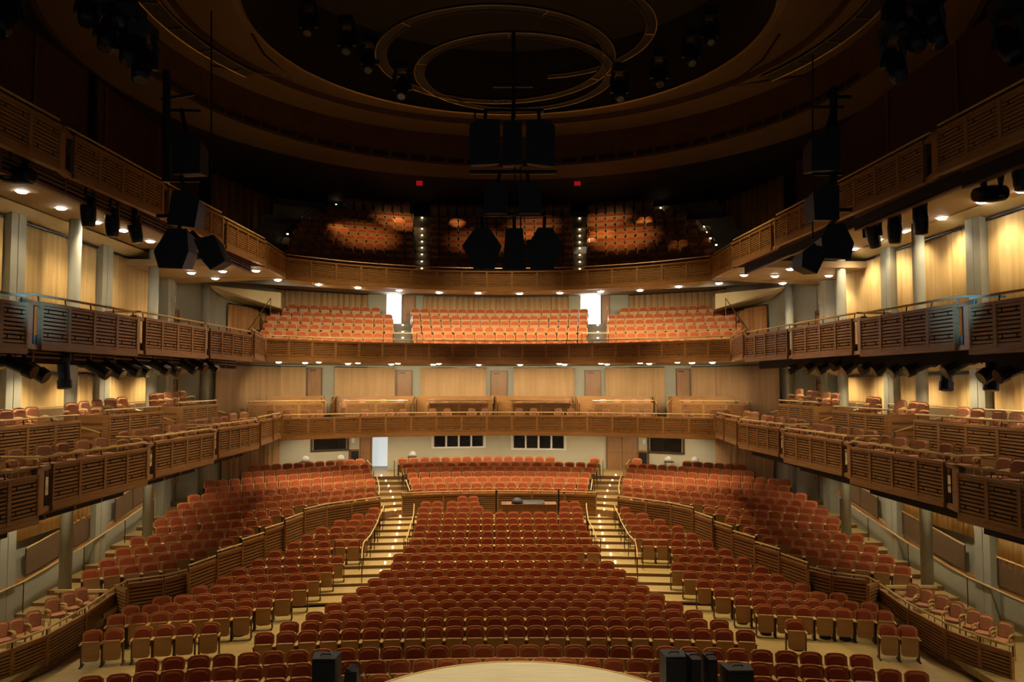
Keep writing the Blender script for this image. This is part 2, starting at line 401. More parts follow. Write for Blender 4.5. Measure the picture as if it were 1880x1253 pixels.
# top storey: rear wall, ceiling drums and dome
mb = MB()
for i in range(len(BACK) - 1):
    a, b = BACK[i], BACK[i + 1]; k = 1.16
    wall_seg(mb, (a[0] * (1.08), a[1] + (a[1] - 30) * .42), (b[0] * 1.08, b[1] + (b[1] - 30) * .42), Z3 + .2, 21.5)
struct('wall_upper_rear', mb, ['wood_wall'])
CC = (.3, 28.3)
def ring_surf(mb, prof, n=96, mi=0, a0=0, a1=2 * PI):
    full = abs(a1 - a0 - 2 * PI) < 1e-6; N = n if full else n + 1
    vs = [(CC[0] + r * math.sin(a0 + (a1 - a0) * k / n), CC[1] + r * math.cos(a0 + (a1 - a0) * k / n), z) for r, z in prof for k in range(N)]
    fs = [(i * N + k, i * N + (k + 1) % N, (i + 1) * N + (k + 1) % N, (i + 1) * N + k) for i in range(len(prof) - 1) for k in range(N if full else N - 1)]
    mb.add(vs, fs, mi)
mb = MB()
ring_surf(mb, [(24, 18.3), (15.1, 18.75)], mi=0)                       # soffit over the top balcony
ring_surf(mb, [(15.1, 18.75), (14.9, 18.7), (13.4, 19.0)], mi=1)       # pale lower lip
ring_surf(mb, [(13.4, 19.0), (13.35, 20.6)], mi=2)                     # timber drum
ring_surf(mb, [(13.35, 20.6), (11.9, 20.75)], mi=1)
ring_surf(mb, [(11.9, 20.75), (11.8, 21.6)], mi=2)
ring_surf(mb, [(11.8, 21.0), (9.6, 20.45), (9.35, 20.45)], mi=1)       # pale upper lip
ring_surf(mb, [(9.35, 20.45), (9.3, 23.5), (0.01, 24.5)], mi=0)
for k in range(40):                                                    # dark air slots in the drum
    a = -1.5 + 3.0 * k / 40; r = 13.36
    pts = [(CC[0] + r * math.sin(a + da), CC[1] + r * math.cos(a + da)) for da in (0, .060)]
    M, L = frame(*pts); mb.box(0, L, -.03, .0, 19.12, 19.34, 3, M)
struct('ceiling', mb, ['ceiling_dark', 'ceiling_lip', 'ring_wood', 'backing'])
mb = MB(); mb.tube([(CC[0] + 9.32 * math.sin(2 * PI * k / 96), CC[1] + 9.32 * math.cos(2 * PI * k / 96), 20.42) for k in range(96)], .05, 6, closed=True)
struct('trim_12', mb, 'brass')
mb = MB(); mb.box(-17, 17, 2, 13.6, 21.5, 21.7); mb.box(-17, -9, 13.6, 44, 21.5, 21.7); mb.box(9.6, 17, 13.6, 44, 21.5, 21.7)
struct('ceiling_stage', mb, 'ceiling_dark')
# ------------------------------------------------------------------ orchestra floor and seat rows
SH = .92                                 # seat height
DROP = {0: 6.6, 1: 6.6, 2: 6.6, 3: 6.6, 4.6: 6.6, 4: 6.6, 5: 6.6, 6: 6.6, 7: 6.59, 8: 6.57, 9: 6.52, 10: 6.46, 11: 6.38, 12: 6.28, 13: 6.17, 14: 6.05, 15: 5.94, 16: 5.82,
        17: 5.71, 18: 5.61, 19: 5.50, 20: 5.40, 21: 5.30, 22: 4.99, 23: 4.85, 24: 4.68, 25: 4.52, 26: 4.35, 27: 4.19, 28: 4.0}
D0 = {0: 18.5, 1: 19.45, 2: 20.4, 4.6: 23.2}
for r in range(3, 29): D0[r] = 22.0 + .89 * (r - 3)
def zf(r): return max(0, EYE - DROP[r] - SH)
def rowd(r, x):
    if r < 22: return D0[r] - x * x / 88
    ax = abs(x); R = 15
    if ax < 5.6: return D0[r] - (R - math.sqrt(R * R - ax * ax))
    return D0[r] - (R - math.sqrt(R * R - 31.36)) - (ax - 5.6) * .8
def row_x(r, px):                        # x on a row whose seat tops show at pixel column px
    lo, hi = -14.0, 14.0
    for _ in range(40):
        m = (lo + hi) / 2
        if proj((m, rowd(r, m), EYE - DROP[r]))[0] < px: lo = m
        else: hi = m
    return (lo + hi) / 2
SEATS = []                               # (x, y, z, yaw, width, zone, row, index, count)
def fill(pts_fn, L, zone, row, z, w=.57, n=None, skip=(), face=None):
    n = n or max(1, round(L / w) + 1)
    for k in range(n):
        if k in skip: continue
        t = k / (n - 1) if n > 1 else .5
        (x, y), yaw = pts_fn(t)
        SEATS.append((x, y, z, yaw, L / (n - 1) if n > 1 else w, zone, row, k, n))
def fill_row(r, pxa, pxb, zone, n=None, skip=()):
    xa, xb = row_x(r, pxa), row_x(r, pxb)
    def fn(t):
        x = xa + (xb - xa) * t; sl = (rowd(r, x + .05) - rowd(r, x - .05)) / .1
        return (x, rowd(r, x)), math.atan(sl)
    L = sum(math.dist(fn(i / 20)[0], fn((i + 1) / 20)[0]) for i in range(20)) if xb - xa > .01 else 0
    fill(fn, L, zone, r, zf(r), n=n, skip=skip)
CEN = {0: (250, 1600), 1: (166, 1684), 2: (270, 1582), 3: (485, 1369), 4: (531, 1321), 5: (578, 1274), 6: (612, 1239), 7: (642.5, 1206), 8: (668, 1178), 9: (689, 1157), 10: (709.5, 1136),
       11: (731, 1115), 12: (734.7, 1050), 13: (752.7, 1089), 14: (765, 1075), 15: (769, 1072), 16: (772, 1067), 17: (775.6, 1061), 18: (777.6, 1060),
       22: (770, 1067), 23: (766, 1069), 24: (762, 1071), 25: (758, 1075), 26: (755, 1080), 27: (748.5, 1086)}
for r, (a, b) in CEN.items(): fill_row(r, a, b, 'centre')
for r, a, b in ((19, 778, 802), (19, 830, 877), (19, 1037, 1059), (20, 782, 803), (20, 830, 871), (20, 1035, 1055), (21, 849, 869), (28, 740, 1010)): fill_row(r, a, b, 'centre')
fill_row(28, 1091, 1091.2, 'centre', n=1)
LOWL = {6: (214, 445), 7: (240, 485), 8: (297, 520), 9: (366, 551), 10: (412, 574), 11: (439, 598), 12: (475, 619), 13: (505, 593.6), 14: (540, 650), 15: (564, 663), 16: (591, 670.6), 17: (625, 677), 18: (657, 680.7)}
LOWR = {6: (1404, 1624), 7: (1362.6, 1597), 8: (1326, 1540), 9: (1292, 1474), 10: (1267.7, 1427), 11: (1245, 1398), 12: (1257, 1365), 13: (1246, 1331), 14: (1190, 1297), 15: (1177, 1271), 16: (1168, 1244), 17: (1160, 1210), 18: (1154, 1179)}
for r, (a, b) in LOWL.items(): fill_row(r, a, b, 'left')
for r, (a, b) in LOWR.items(): fill_row(r, a, b, 'right')
fill_row(4.6, 170, 209, 'left', n=2); fill_row(4.6, 262, 341, 'left', n=3); fill_row(4.6, 385, 385.2, 'left', n=1)
fill_row(4.6, 1630, 1667, 'right', n=2); fill_row(4.6, 1460, 1460.2, 'right', n=1)
fill_row(19, 687, 687.2, 'left', n=1); fill_row(19, 1149, 1149.2, 'right', n=1)
# upper side blocks: seat-top pixels of both row ends, left side (mirrored to the right)
UP = [('A', 4.0, (467, 855), (661.7, 842.6)), ('B', 4.19, (454, 867), (669.5, 851.5)), ('C', 4.35, (385, 883), (673, 860.5)), ('D', 4.52, (389, 894), (677, 869.4)), ('E', 4.68, (357, 908.5), (680.7, 880.6)),
      ('F', 4.85, (338, 923), (681.8, 893)), ('G', 4.99, (318, 937), (680.7, 905)), ('H', 5.15, (297, 953), (529, 933)), ('I', 5.30, (298, 966), (489, 952)), ('J', 5.45, (253, 986), (455, 969.7)),
      ('K', 5.60, (227, 1006), (418, 988.7)), ('L', 5.75, (198, 1026), (368, 1009)), ('M', 5.90, (167.6, 1046), (311.7, 1030))]
UPL = []
for nm, drop, a, b in UP:
    pa, pb = on_z(*a, EYE - drop), on_z(*b, EYE - drop); UPL.append((nm, EYE - drop - SH, pa, pb))
    for s in (-1, 1):
        q0, q1 = ((pa.x, pa.y), (pb.x, pb.y)) if s < 0 else ((-pb.x, pb.y), (-pa.x, pa.y))
        yaw = math.atan2(q1[1] - q0[1], q1[0] - q0[0]); L = math.dist(q0, q1)
        n = round(L / .57) + 1
        fill(lambda t: (lerp(q0, q1, t), yaw), L, 'upper ' + SIDE[s], nm, EYE - drop - SH, n=n, skip=(1, 2, 3, 4) if (nm == 'A' and s > 0) else ())
# stepped floor
fl = MB()
def strip(front, z, zprev, back=1.6, backpts=None, mb=None):
    mb = mb or fl
    for k in range(len(front) - 1):
        a, b = front[k], front[k + 1]
        c, d = (backpts[k + 1], backpts[k]) if backpts else ((b[0], b[1] + back), (a[0], a[1] + back))
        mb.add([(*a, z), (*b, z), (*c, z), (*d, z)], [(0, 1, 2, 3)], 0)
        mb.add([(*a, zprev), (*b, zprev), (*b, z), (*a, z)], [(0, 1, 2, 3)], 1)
fl.add([(-15, 15, 0), (15, 15, 0), (15, 48, 0), (-15, 48, 0)], [(0, 1, 2, 3)], 0)
xs = [-12.2 + 24.4 * k / 36 for k in range(37)]
for r in range(10, 22): strip([(x, rowd(r, x) - .45) for x in xs], zf(r), zf(r - 1), 2.4)
prev = None
for r, (nm, z, pa, pb) in zip(list(range(28, 21, -1)), UPL[:7]):
    cx = [-5.0 + 10 * k / 16 for k in range(17)]
    line = [(-15, pa.y - .45), (pa.x - .35, pa.y - .45), (pb.x, pb.y - .45)] + [(x, rowd(r, x) - .45) for x in cx] + [(-pb.x, pb.y - .45), (-pa.x + .35, pa.y - .45), (15, pa.y - .45)]
    zp = UPL[[28, 27, 26, 25, 24, 23, 22].index(r) + 1][1]
    bp = None
    if r == 28: bp = [(-15, 47.3), (-14, 47.3), (-12, 47.3)] + [(x, 47.3) for x in cx] + [(12, 47.3), (14, 47.3), (15, 47.3)]
    strip(line, z, zp if r > 22 else zf(21), 2.2, bp)
for i, (nm, z, pa, pb) in enumerate(UPL[7:]):
    zp = UPL[8 + i][1] if i < 5 else .45
    strip([(-15, pa.y - .45), (pa.x - .35, pa.y - .45), (pb.x + .35, pb.y - .45 + .15)], z, zp, 2.2)
    strip([(-pb.x - .35, pb.y - .45 + .15), (-pa.x + .35, pa.y - .45), (15, pa.y - .45)], z, zp, 2.2)
for s in (-1, 1):
    for (y0, y1, z) in ((12, 22.4, .28), (22.4, 24.6, .45), (24.6, 27, .58)):
        x0, x1 = sorted((s * 15, s * 11.95)); fl.box(x0, x1, y0, y1, z - .18, z, 0)
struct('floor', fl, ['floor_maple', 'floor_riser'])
# curved timber apron under the mid rail, filling the rise between the lower and upper floors
# stage
mb = MB()
c0 = (.28, 18.4 - 3.75); prof = [(c0[0] + 3.75 * math.sin(a), c0[1] + 3.75 * math.cos(a)) for a in [(-1.02 + 2.04 * k / 40) for k in range(41)]]
poly = [(-9, 10)] + [(-9, 16.78)] + [p for p in prof if p[1] > 16.78] + [(9, 16.78), (9, 10)]
mb.prism(poly[::-1], 1.12, 1.2, 0); mb.prism([(x * .985, y - .06) for x, y in poly][::-1], 0, 1.12, 1)
edge = [(x, y, 1.19) for x, y in poly[1:-1]]; mb.tube(edge, .035, 6, 2)
struct('floor_stage', mb, ['stage_floor', 'wood_dark', 'rail_wood'])
# ------------------------------------------------------------------ theatre seats
def outline(w, z0, z1, arch, rb=.04, nt=7):
    pts = [(-w / 2 + rb, z0), (w / 2 - rb, z0), (w / 2, z0 + rb)]
    rt = .05
    for k in range(nt + 1):
        t = k / nt; x = w / 2 * math.cos(PI * t) * -1
        x = w / 2 - w * t
        e = abs(2 * t - 1)
        z = z1 - arch * e ** 2 - (.045 if e > .99 else 0)
        pts.append((x, z))
    pts.append((-w / 2, z0 + rb))
    return pts
LEAN = Matrix.Translation((0, .02, .45)) @ Matrix.Rotation(-.17, 4, 'X') @ Matrix.Translation((0, 0, -.45))
PANT = Matrix.Translation((0, -.12, .14)) @ Matrix.Rotation(.10, 4, 'X') @ Matrix.Translation((0, 0, -.14))
def cushion(mb, w, z0, z1, arch, M, yf, yb, mi=0):   # padded panel with a rounded front
    o = outline(w, z0, z1, arch); n = len(o); cz = (z0 + z1) / 2
    i1 = [(x * .82, cz + (z - cz) * .82) for x, z in o]
    vs = [M @ Vector((x, yb, z)) for x, z in o] + [M @ Vector((x, yf + .025, z)) for x, z in o] + [M @ Vector((x, yf, z)) for x, z in i1]
    fs = [((k + 1) % n + a * n, k + a * n, k + (a + 1) * n, (k + 1) % n + (a + 1) * n) for a in (0, 1) for k in range(n)]
    fs += [tuple(range(2 * n, 3 * n)), tuple(range(n - 1, -1, -1))]
    mb.add(vs, fs, mi)
def seat_parts():
    P = {}
    m = MB(); cushion(m, .43, .45, .885, .035, LEAN, -.075, 0); P['backrest'] = (m, ['fabric_red'])
    m = MB(); m.extr(outline(.515, .40, .92, .04), LEAN, -.045, .035)
    P['back_shell'] = (m, ['piping'])
    m = MB(); o = [(-.14, .14), (.14, .14), (.205, .17), (.228, .24), (.228, .64), (.205, .67), (-.205, .67), (-.228, .64), (-.228, .24), (-.205, .17)]
    m.extr(o, PANT, -.02, .012); m.extr([(x * .93, .39 + (z - .39) * .93) for x, z in o], PANT, .012, .085); P['seat_pan'] = (m, ['wood_pan'])
    for s, nm in ((-1, 'armrest'), (1, 'armrest ')):
        m = MB(); x = s * .262; m.extr([(x - .022, .60), (x + .022, .60), (x + .022, .628), (x - .022, .628)], Matrix.Identity(4), -.24, .06); P[nm] = (m, ['rail_wood'])
    for s, nm in ((-1, 'leg'), (1, 'leg ')):
        m = MB(); x = s * .262
        m.box(x - .014, x + .014, -.10, .08, .02, .60); m.box(x - .02, x + .02, -.22, .16, 0, .035); P[nm] = (m, ['bronze'])
    return P
SP = seat_parts()
SEATS.sort(key=lambda q: math.dist((q[0], q[1], q[2]), (XC, 0, EYE)))
vis = [q for q in SEATS if -10 < proj((q[0], q[1], q[2] + .75))[0] < 1890 and proj((q[0], q[1], q[2] + .92))[1] < 1250]
# seats hidden behind the stage lip or below the frame are left to the mass
def hidden(q):
    x, y = proj((q[0], q[1], q[2] + .92)); return 690 < x < 1180 and y > 1208
vis = [q for q in vis if not hidden(q)]
near = vis[:300]; nset = set(id(q) for q in near); far = [q for q in SEATS if id(q) not in nset]
master = thing('theatre_seat', 'x', 'seat', (0, 0, 0), 'tip-up seats nearest the stage')
for nm, (m, mt) in SP.items(): m.build(nm.strip(), mt, master)
keep(master)
rownum = {}; full = {}
for q in vis: full.setdefault((q[5], q[6]), []).append(q)
for L in full.values(): L.sort(key=lambda q: q[0])
for zn in ('centre', 'left', 'right'):
    for i, r in enumerate(sorted((r for z_, r in full if z_ == zn), key=lambda r: D0[r])): rownum[(zn, r)] = i + 1
cnt = {}
for q in near: cnt.setdefault((q[5], q[6]), []).append(q)
first = True
for (zone, r), L in sorted(cnt.items(), key=lambda kv: (str(kv[0][0]), str(kv[0][1]))):
    L.sort(key=lambda q: q[0]); FLL = full[(zone, r)]; NF = len(FLL); pos = {id(q): i for i, q in enumerate(FLL)}
    for q in L:
        k = pos[id(q)]
        o = master if first else copy_tree(master); first = False
        o.location = (q[0], q[1], q[2]); o.rotation_euler = (0, 0, q[3]); o.scale = (min(1.1, max(.94, q[4] / .57)), 1, 1)
        if zone == 'centre': lb = 'red tip-up theatre seat, %s row from stage, %s from left end of centre block' % (nth(rownum[(zone, r)]), nth(k + 1))
        elif isinstance(r, str):
            j = k + 1 if zone == 'upper left' else NF - k
            lb = 'red tip-up seat, %s side terrace, %s row from its front, %s from the wall' % (zone.split()[1], nth(13 - 'ABCDEFGHIJKLM'.index(r)), nth(j))
        else:
            j = NF - k if zone == 'left' else k + 1
            lb = 'red tip-up theatre seat, %s block, %s row from stage, %s from the aisle' % (zone, nth(rownum[(zone, r)]), nth(j))
        o['label'] = lb
# balcony rows (middle and top), all part of the mass of far seats
BAL = MB(); BALS = []
def bal_row(dc, R, z, px_ranges, w, zone):
    def dd(x): return dc - (R - math.sqrt(max(1, R * R - x * x)))
    for pa, pb in px_ranges:
        def X(px):
            lo, hi = -14.0, 14.0
            for _ in range(40):
                m = (lo + hi) / 2
                if proj((m, dd(m), z + SH))[0] < px: lo = m
                else: hi = m
            return lo
        xa, xb = X(pa), X(pb); L = math.dist((xa, dd(xa)), (xb, dd(xb))); n = max(1, round(L / w) + 1)
        for k in range(n):
            x = xa + (xb - xa) * k / max(1, n - 1); sl = (dd(x + .05) - dd(x - .05)) / .1
            BALS.append((x, dd(x), z, math.atan(sl), w))
# middle balcony: top edge of the seat tops at the centre, front row first
MID = [(41.2, 625, (497, 714), (770, 1070), (1122, 1352)), (42.1, 613, (488, 714), (767, 1070), (1122, 1358)), (43.0, 601, (493, 714), (764, 1070), (1122, 1352)), (43.9, 589.5, (499, 714), (764, 1071), (1122, 1345)),
       (44.8, 579.5, (505, 713), (763, 1071), (1122, 1340)), (45.7, 568, (516, 690), (762, 1072), (1146, 1330))]
midfl = MB(); zs = []
for dc, py, *rg in MID:
    z = at(911, py, dc).z - SH; zs.append(z); bal_row(dc, 24, z, rg, .545, 'mid')
for i, (dc, py, *rg) in enumerate(MID):
    line = [(-11.6 + 23.2 * k / 24, 0) for k in range(25)]; line = [(x, dc - .45 - (24 - math.sqrt(576 - x * x))) for x, _ in line]
    strip(line, zs[i], zs[i - 1] if i else FRONT[2][2], .95 if i < 5 else 1.6, mb=midfl)
struct('balcony_floor', midfl, ['stair_grey', 'stair_grey'])
TOP = [(40.6, 484), (41.4, 475), (42.2, 464), (43.0, 452), (43.8, 440), (44.6, 428.5), (45.4, 418), (46.2, 407), (47.0, 396), (48.6, 377), (49.4, 368)]
topfl = MB(); zs = []
TR = [((531, 752), (797, 1044), (1086, 1312)), ((533, 752), (797, 1044), (1086, 1310)), ((538, 752), (797, 1044), (1086, 1300)), ((542, 752), (797, 1044), (1086, 1295)), ((548, 752), (797, 1044), (1086, 1288)),
      ((555, 752), (797, 1044), (1086, 1274)), ((562, 751), (797, 1043), (1086, 1270)), ((578, 750), (797, 1043), (1086, 1250)), ((608, 748), (797, 1042), (1086, 1228)), ((640, 745), (797, 1041), (1087, 1191)), ((652, 742), (797, 1041), (1089, 1160))]
for (dc, py), rg in zip(TOP, TR):
    z = at(911, py, dc).z - SH; zs.append(z); bal_row(dc, 22, z, rg, .545, 'top')
for i, (dc, py) in enumerate(TOP):
    line = [(-12.6 + 25.2 * k / 24, 0) for k in range(25)]; line = [(x, dc - .45 - (22 - math.sqrt(484 - x * x))) for x, _ in line]
    strip(line, zs[i], zs[i - 1] if i else FRONT[3][2], .9 if i not in (8, 10) else 3.5, mb=topfl)
struct('balcony_floor', topfl, ['stair_grey', 'stair_grey'])
mass = MB(); MI = {'fabric_red': 0, 'piping': 1, 'wood_pan': 2, 'rail_wood': 3, 'bronze': 4}
base = MB()
for nm, (m, mt) in SP.items(): base.add(m.v, m.f, MI[mt[0]])
BV = [Vector(v) for v in base.v]
for q in far + BALS:
    M = Matrix.Translation((q[0], q[1], q[2])) @ Matrix.Rotation(q[3], 4, 'Z') @ Matrix.Diagonal((min(1.1, max(.92, q[4] / .57)), 1, 1, 1))
    o = len(mass.v); mass.v += [tuple(M @ v) for v in BV]; mass.f += [tuple(i + o for i in f) for f in base.f]; mass.m += base.m
o = mass.build('theatre_seating', ['fabric_red', 'piping', 'wood_pan', 'rail_wood', 'bronze'])
tag(o, 'all the red tip-up seats further back, on the raked floor and both upper balconies', 'seating', 'tip-up seats beyond the nearest rows', 'stuff')
# ------------------------------------------------------------------ low slatted rails on the orchestra floor
def rail_thing(label, pts, h, zt, group='slatted low rails on the orchestra floor', nsl=9, railh=.10, name='slatted_rail', board=True):
    c = lerp(pts[0], pts[-1], .5)
    root = thing(name, label, 'rail', (c[0], c[1], zt - h), group)
    for a, b in zip(pts[:-1], pts[1:]):
        M, L = frame(a, b); mb = MB(); panel(mb, M, 0, L, zt, h, nsl, False); mb.build('slat_panel', ['wood', 'backing'], root)
    mb = MB(); mb.tube([(x, y, zt + railh) for x, y in pts], .03, 6); mb.build('handrail', 'rail_wood', root)
    for x, y in pts:
        mb = MB(); mb.tube([(x, y, zt - .1), (x, y, zt + railh)], .022, 5); mb.build('rail_post', 'bronze', root)
    return root
SECT = [('beside the side aisle head', 5.1, [(698, 912.7), (645, 919.5), (599, 926), (558, 935)], 1.0), ('second from the aisle', 5.26, [(557, 942), (523, 954)], 1.05), ('third from the aisle', 5.41, [(523, 959.6), (486, 971)], 1.15), ('fourth from the aisle', 5.56, [(485, 978.6), (444, 991)], 1.15),
        ('fifth from the aisle', 5.71, [(444, 999), (398, 1013)], 1.15), ('sixth from the aisle', 5.86, [(397, 1021), (346, 1039)], 1.15), ('level run beside the corner box', 6.05, [(346, 1046), (301, 1057), (234, 1066)], 1.1)]
for nm, drop, px, h in SECT:
    P = [on_z(x, y, EYE - drop) for x, y in px]; P = [(p.x, p.y) for p in P]
    for s in (-1, 1):
        Q = P[::-1] if s < 0 else [mir(p) for p in P]
        rail_thing('slatted wood rail stepping down the %s terrace edge, %s' % (SIDE[s], nm), Q, h, EYE - drop - .10, nsl=8 if h < 1.1 else 9)
Q = [(x, rowd(22, x) - .62) for x in (-4.55, -2.65, -.1, 1.55, 3.1, 4.55)]
rail_thing('curved slatted wood rail behind the centre block and the mixing desk', Q, .9, EYE - 5.1 - .1, nsl=8)
BOX = [(212, 1078), (156, 1116), (86, 1154), (22, 1178.5), (-40, 1198)]
P = [on_z(x, y, EYE - 6.4) for x, y in BOX]; P = [(p.x, p.y) for p in P]
PIT = P
for s in (-1, 1):
    Q = P[::-1] if s < 0 else [mir(p) for p in P]
    _ = rail_thing('slatted wood front of the %s floor box with a sloping brass rail' % SIDE[s], Q, .92, EYE - 6.4 - .17, railh=.16, name='box_parapet'); rt = _
    mb = MB()
    for a, b in zip(Q[:-1], Q[1:]):
        M, L = frame(a, b); mb.box(0, L, -.10, .05, 0, .13, 0, M)
    mb.build('plinth', 'wood_dark', rt)
    c0, c1 = on_z(234, 1066, EYE - 6.05), on_z(212, 1078, EYE - 6.4)
    a, b = (c1, c0) if s < 0 else (Vector((-c0.x, c0.y, c0.z)), Vector((-c1.x, c1.y, c1.z)))
    root = thing('corner_panel', 'slatted wood corner panel joining the %s floor box to the terrace rail' % SIDE[s], 'rail', ((a.x + b.x) / 2, (a.y + b.y) / 2, 0))
    M, L = frame(a, b); mb = MB(); panel(mb, M, 0, L, EYE - 6.32, 1.05, 9, False); mb.build('slat_panel', ['wood', 'backing'], root)
    mb = MB(); mb.tube([a, b], .03, 6); mb.build('handrail', 'rail_wood', root)
    mb = MB(); x0, x1 = sorted((s * 12.15, s * 13.75)); y = 25.25
    root = thing('box_rear_rail', 'two wooden bars closing the back of the %s floor box by the column' % SIDE[s], 'rail', ((x0 + x1) / 2, y, .58))
    mb.box(x0, x1, y - .05, y + .05, 1.06, 1.14); mb.build('top_bar', 'rail_wood', root)
    mb = MB(); mb.box(x0, x1, y - .05, y + .05, .78, .86); mb.build('lower_bar', 'wood', root)
    for x in (x0 + .1, x1 - .1):
        mb = MB(); mb.box(x - .03, x + .03, y - .03, y + .03, .58, 1.06); mb.build('post', 'wood', root)
# ------------------------------------------------------------------ aisle handrails, guard rails, step lights
def handrail(label, pts, hh=.86, name='aisle_handrail', group='aisle handrails', r=.024, brass='rail_wood'):
    c = pts[0]; root = thing(name, label, 'handrail', c, group)
    top = [(x, y, z + hh) for x, y, z in pts]
    mb = MB(); mb.tube(top, r, 6); mb.build('rail', brass, root)
    for x, y, z in pts:
        mb = MB(); mb.tube([(x, y, z), (x, y, z + hh)], .018, 6); mb.build('post', 'bronze', root)
    return root
def cx_end(r, s):                        # x of the block ends either side of an aisle
    a, b = CEN.get(r, (778, 1059) if r < 22 else (740, 1091))
    return row_x(r, a if s < 0 else b)
def edge_pt(r, s, which):
    if which == 'centre block':
        x = cx_end(r, s) + s * .40; return (x, rowd(r, x) - .35, zf(r))
    if r >= 22:
        nm, z, pa, pb = UPL[28 - r]; return (s * (abs(pb.x) - .42), pb.y - .35, z)
    t = {10: 574, 11: 598, 12: 646, 13: 647, 14: 650, 15: 663, 16: 670.6, 17: 677, 18: 680.7, 19: 687, 20: 690, 21: 692}[r]
    x = -row_x(r, t) - .42; x *= s; return (x, rowd(r, x) - .35, zf(r))
for s in (-1, 1):
    for which, runs in (('centre block', ((14, 15, 16), (16, 17, 18), (18, 19, 20), (22, 23, 24), (25, 26), (27, 28))), ('side block', ((12, 13, 14), (14, 15, 16), (16, 17, 18), (18, 19, 20), (22, 23, 24), (24, 25, 26), (27, 28)))):
        for k, run in enumerate(runs):
            handrail('short sloping handrail, %s aisle, %s edge, %s from the stage' % (SIDE[s], which, nth(k + 1)), [edge_pt(r, s, which) for r in run])
for nm, xa, xb, py, d in (('left aisle, side block', 615, 660, 991.6, 30.8), ('left aisle, centre block', 741.6, 779, 989, 31.0), ('right aisle, centre block', 1064, 1102.6, 989, 31.0), ('right aisle, side block', 1180, 1226, 992, 30.8)):
    a, b = at(xa, py, d), at(xb, py, d); root = thing('guard_rail', 'level brass guard rail before two seats at the %s' % nm, 'rail', (a.x, a.y, zf(13)), 'guard rails before aisle seats')
    mb = MB(); mb.tube([a, b], .022, 6); mb.build('bar', 'rail_wood', root)
    for q in (a, b):
        mb = MB(); mb.tube([(q.x, q.y, q.z), (q.x, q.y, zf(13))], .016, 6); mb.build('post', 'bronze', root)
def step_light(p, label, s=.036, group='small step lights'):
    mb = MB(); mb.lathe([(s * .6, .035), (s, .02), (s, -.02)], (0, 0, 0), 8)
    o = mb.build('step_light', 'lens_step'); o.location = p; return tag(o, label, 'step light', group)
for s in (-1, 1):
    k = 0
    for r in list(range(10, 22)) + list(range(22, 29)):
        a, b = edge_pt(r, s, 'centre block'), edge_pt(r, s, 'side block'); m = lerp(a, b, .5)
        k += 1; step_light((m[0], m[1] + .25, m[2] + .03), 'glowing step light in the %s floor aisle, %s step from the stage' % (SIDE[s], nth(k)))
    for k, (nm, z, pa, pb) in enumerate(UPL[8:]):
        step_light((s * 13.45, pa.y - .3, z + .03), 'step light on the %s wall stairs, %s up from the floor box' % (SIDE[s], nth(5 - k)), .06)
# ------------------------------------------------------------------ stairs along the side walls: dado wall, mesh balustrade, sloping rail
for s in (-1, 1):
    lad = [(12, .45)] + [(pa.y, z) for nm, z, pa, pb in UPL[::-1][::2]]
    mb = MB(); cap = MB()
    for (y0, z0), (y1, z1) in zip(lad[:-1], lad[1:]):
        x0, x1 = sorted((s * 14.62, s * 14.76))
        mb.hexa([(x0, y0, -.2), (x1, y0, -.2), (x1, y1, -.2), (x0, y1, -.2), (x0, y0, z0 + .80), (x1, y0, z0 + .80), (x1, y1, z1 + .80), (x0, y1, z1 + .80)])
        x0, x1 = sorted((s * 14.58, s * 14.76)); a, b = z0 + .80, z1 + .80
        cap.hexa([(x0, y0, a), (x1, y0, a), (x1, y1, b), (x0, y1, b), (x0, y0, a + .12), (x1, y0, a + .12), (x1, y1, b + .12), (x0, y1, b + .12)])
    struct('wall_dado_' + SIDE[s], mb, 'paint_grey'); struct('trim_%d' % (15 + s), cap, 'wood_pan')
    def zl(y):
        for (y0, z0), (y1, z1) in zip(lad[:-1], lad[1:]):
            if y0 <= y <= y1: return z0 + (z1 - z0) * (y - y0) / (y1 - y0)
        return lad[-1][1]
    for k, (ya, yb) in enumerate(((13.4, 18.2), (19.2, 23.9), (25.0, 29.7), (30.7, 33.6))):
        root = thing('mesh_balustrade', 'sloping brown mesh balustrade on the %s stair wall, %s bay from the stage' % (SIDE[s], nth(k + 1)), 'balustrade', (s * 14.55, ya, zl(ya) + .93), 'mesh balustrades')
        for (y0, y1) in ((ya, (ya + yb) / 2), ((ya + yb) / 2, yb)):
            mb = MB(); a, b = zl(y0) + .97, zl(y1) + .97; x = s * 14.55
            mb.hexa([(x - .008, y0 + .03, a), (x + .008, y0 + .03, a), (x + .008, y1 - .03, b), (x - .008, y1 - .03, b), (x - .008, y0 + .03, a + .78), (x + .008, y0 + .03, a + .78), (x + .008, y1 - .03, b + .78), (x - .008, y1 - .03, b + .78)])
            mb.build('mesh_infill', 'mesh_net', root)
        for y0 in (ya, (ya + yb) / 2, yb):
            mb = MB(); mb.tube([(s * 14.55, y0, zl(y0) + .93), (s * 14.55, y0, zl(y0) + 1.78)], .02, 6); mb.build('post', 'bronze', root)
        mb = MB(); mb.tube([(s * 14.55, ya, zl(ya) + 1.78), (s * 14.55, yb, zl(yb) + 1.78)], .03, 6); mb.build('rail', 'rail_wood', root)
    ys = (13, 17.0, 20.6, 24.5, 28.0, 31.0, 33.5)
    handrail('long sloping handrail climbing the stairs along the %s wall' % SIDE[s], [(s * 14.3, y, zl(y)) for y in ys], .92, 'stair_handrail', None, .03)
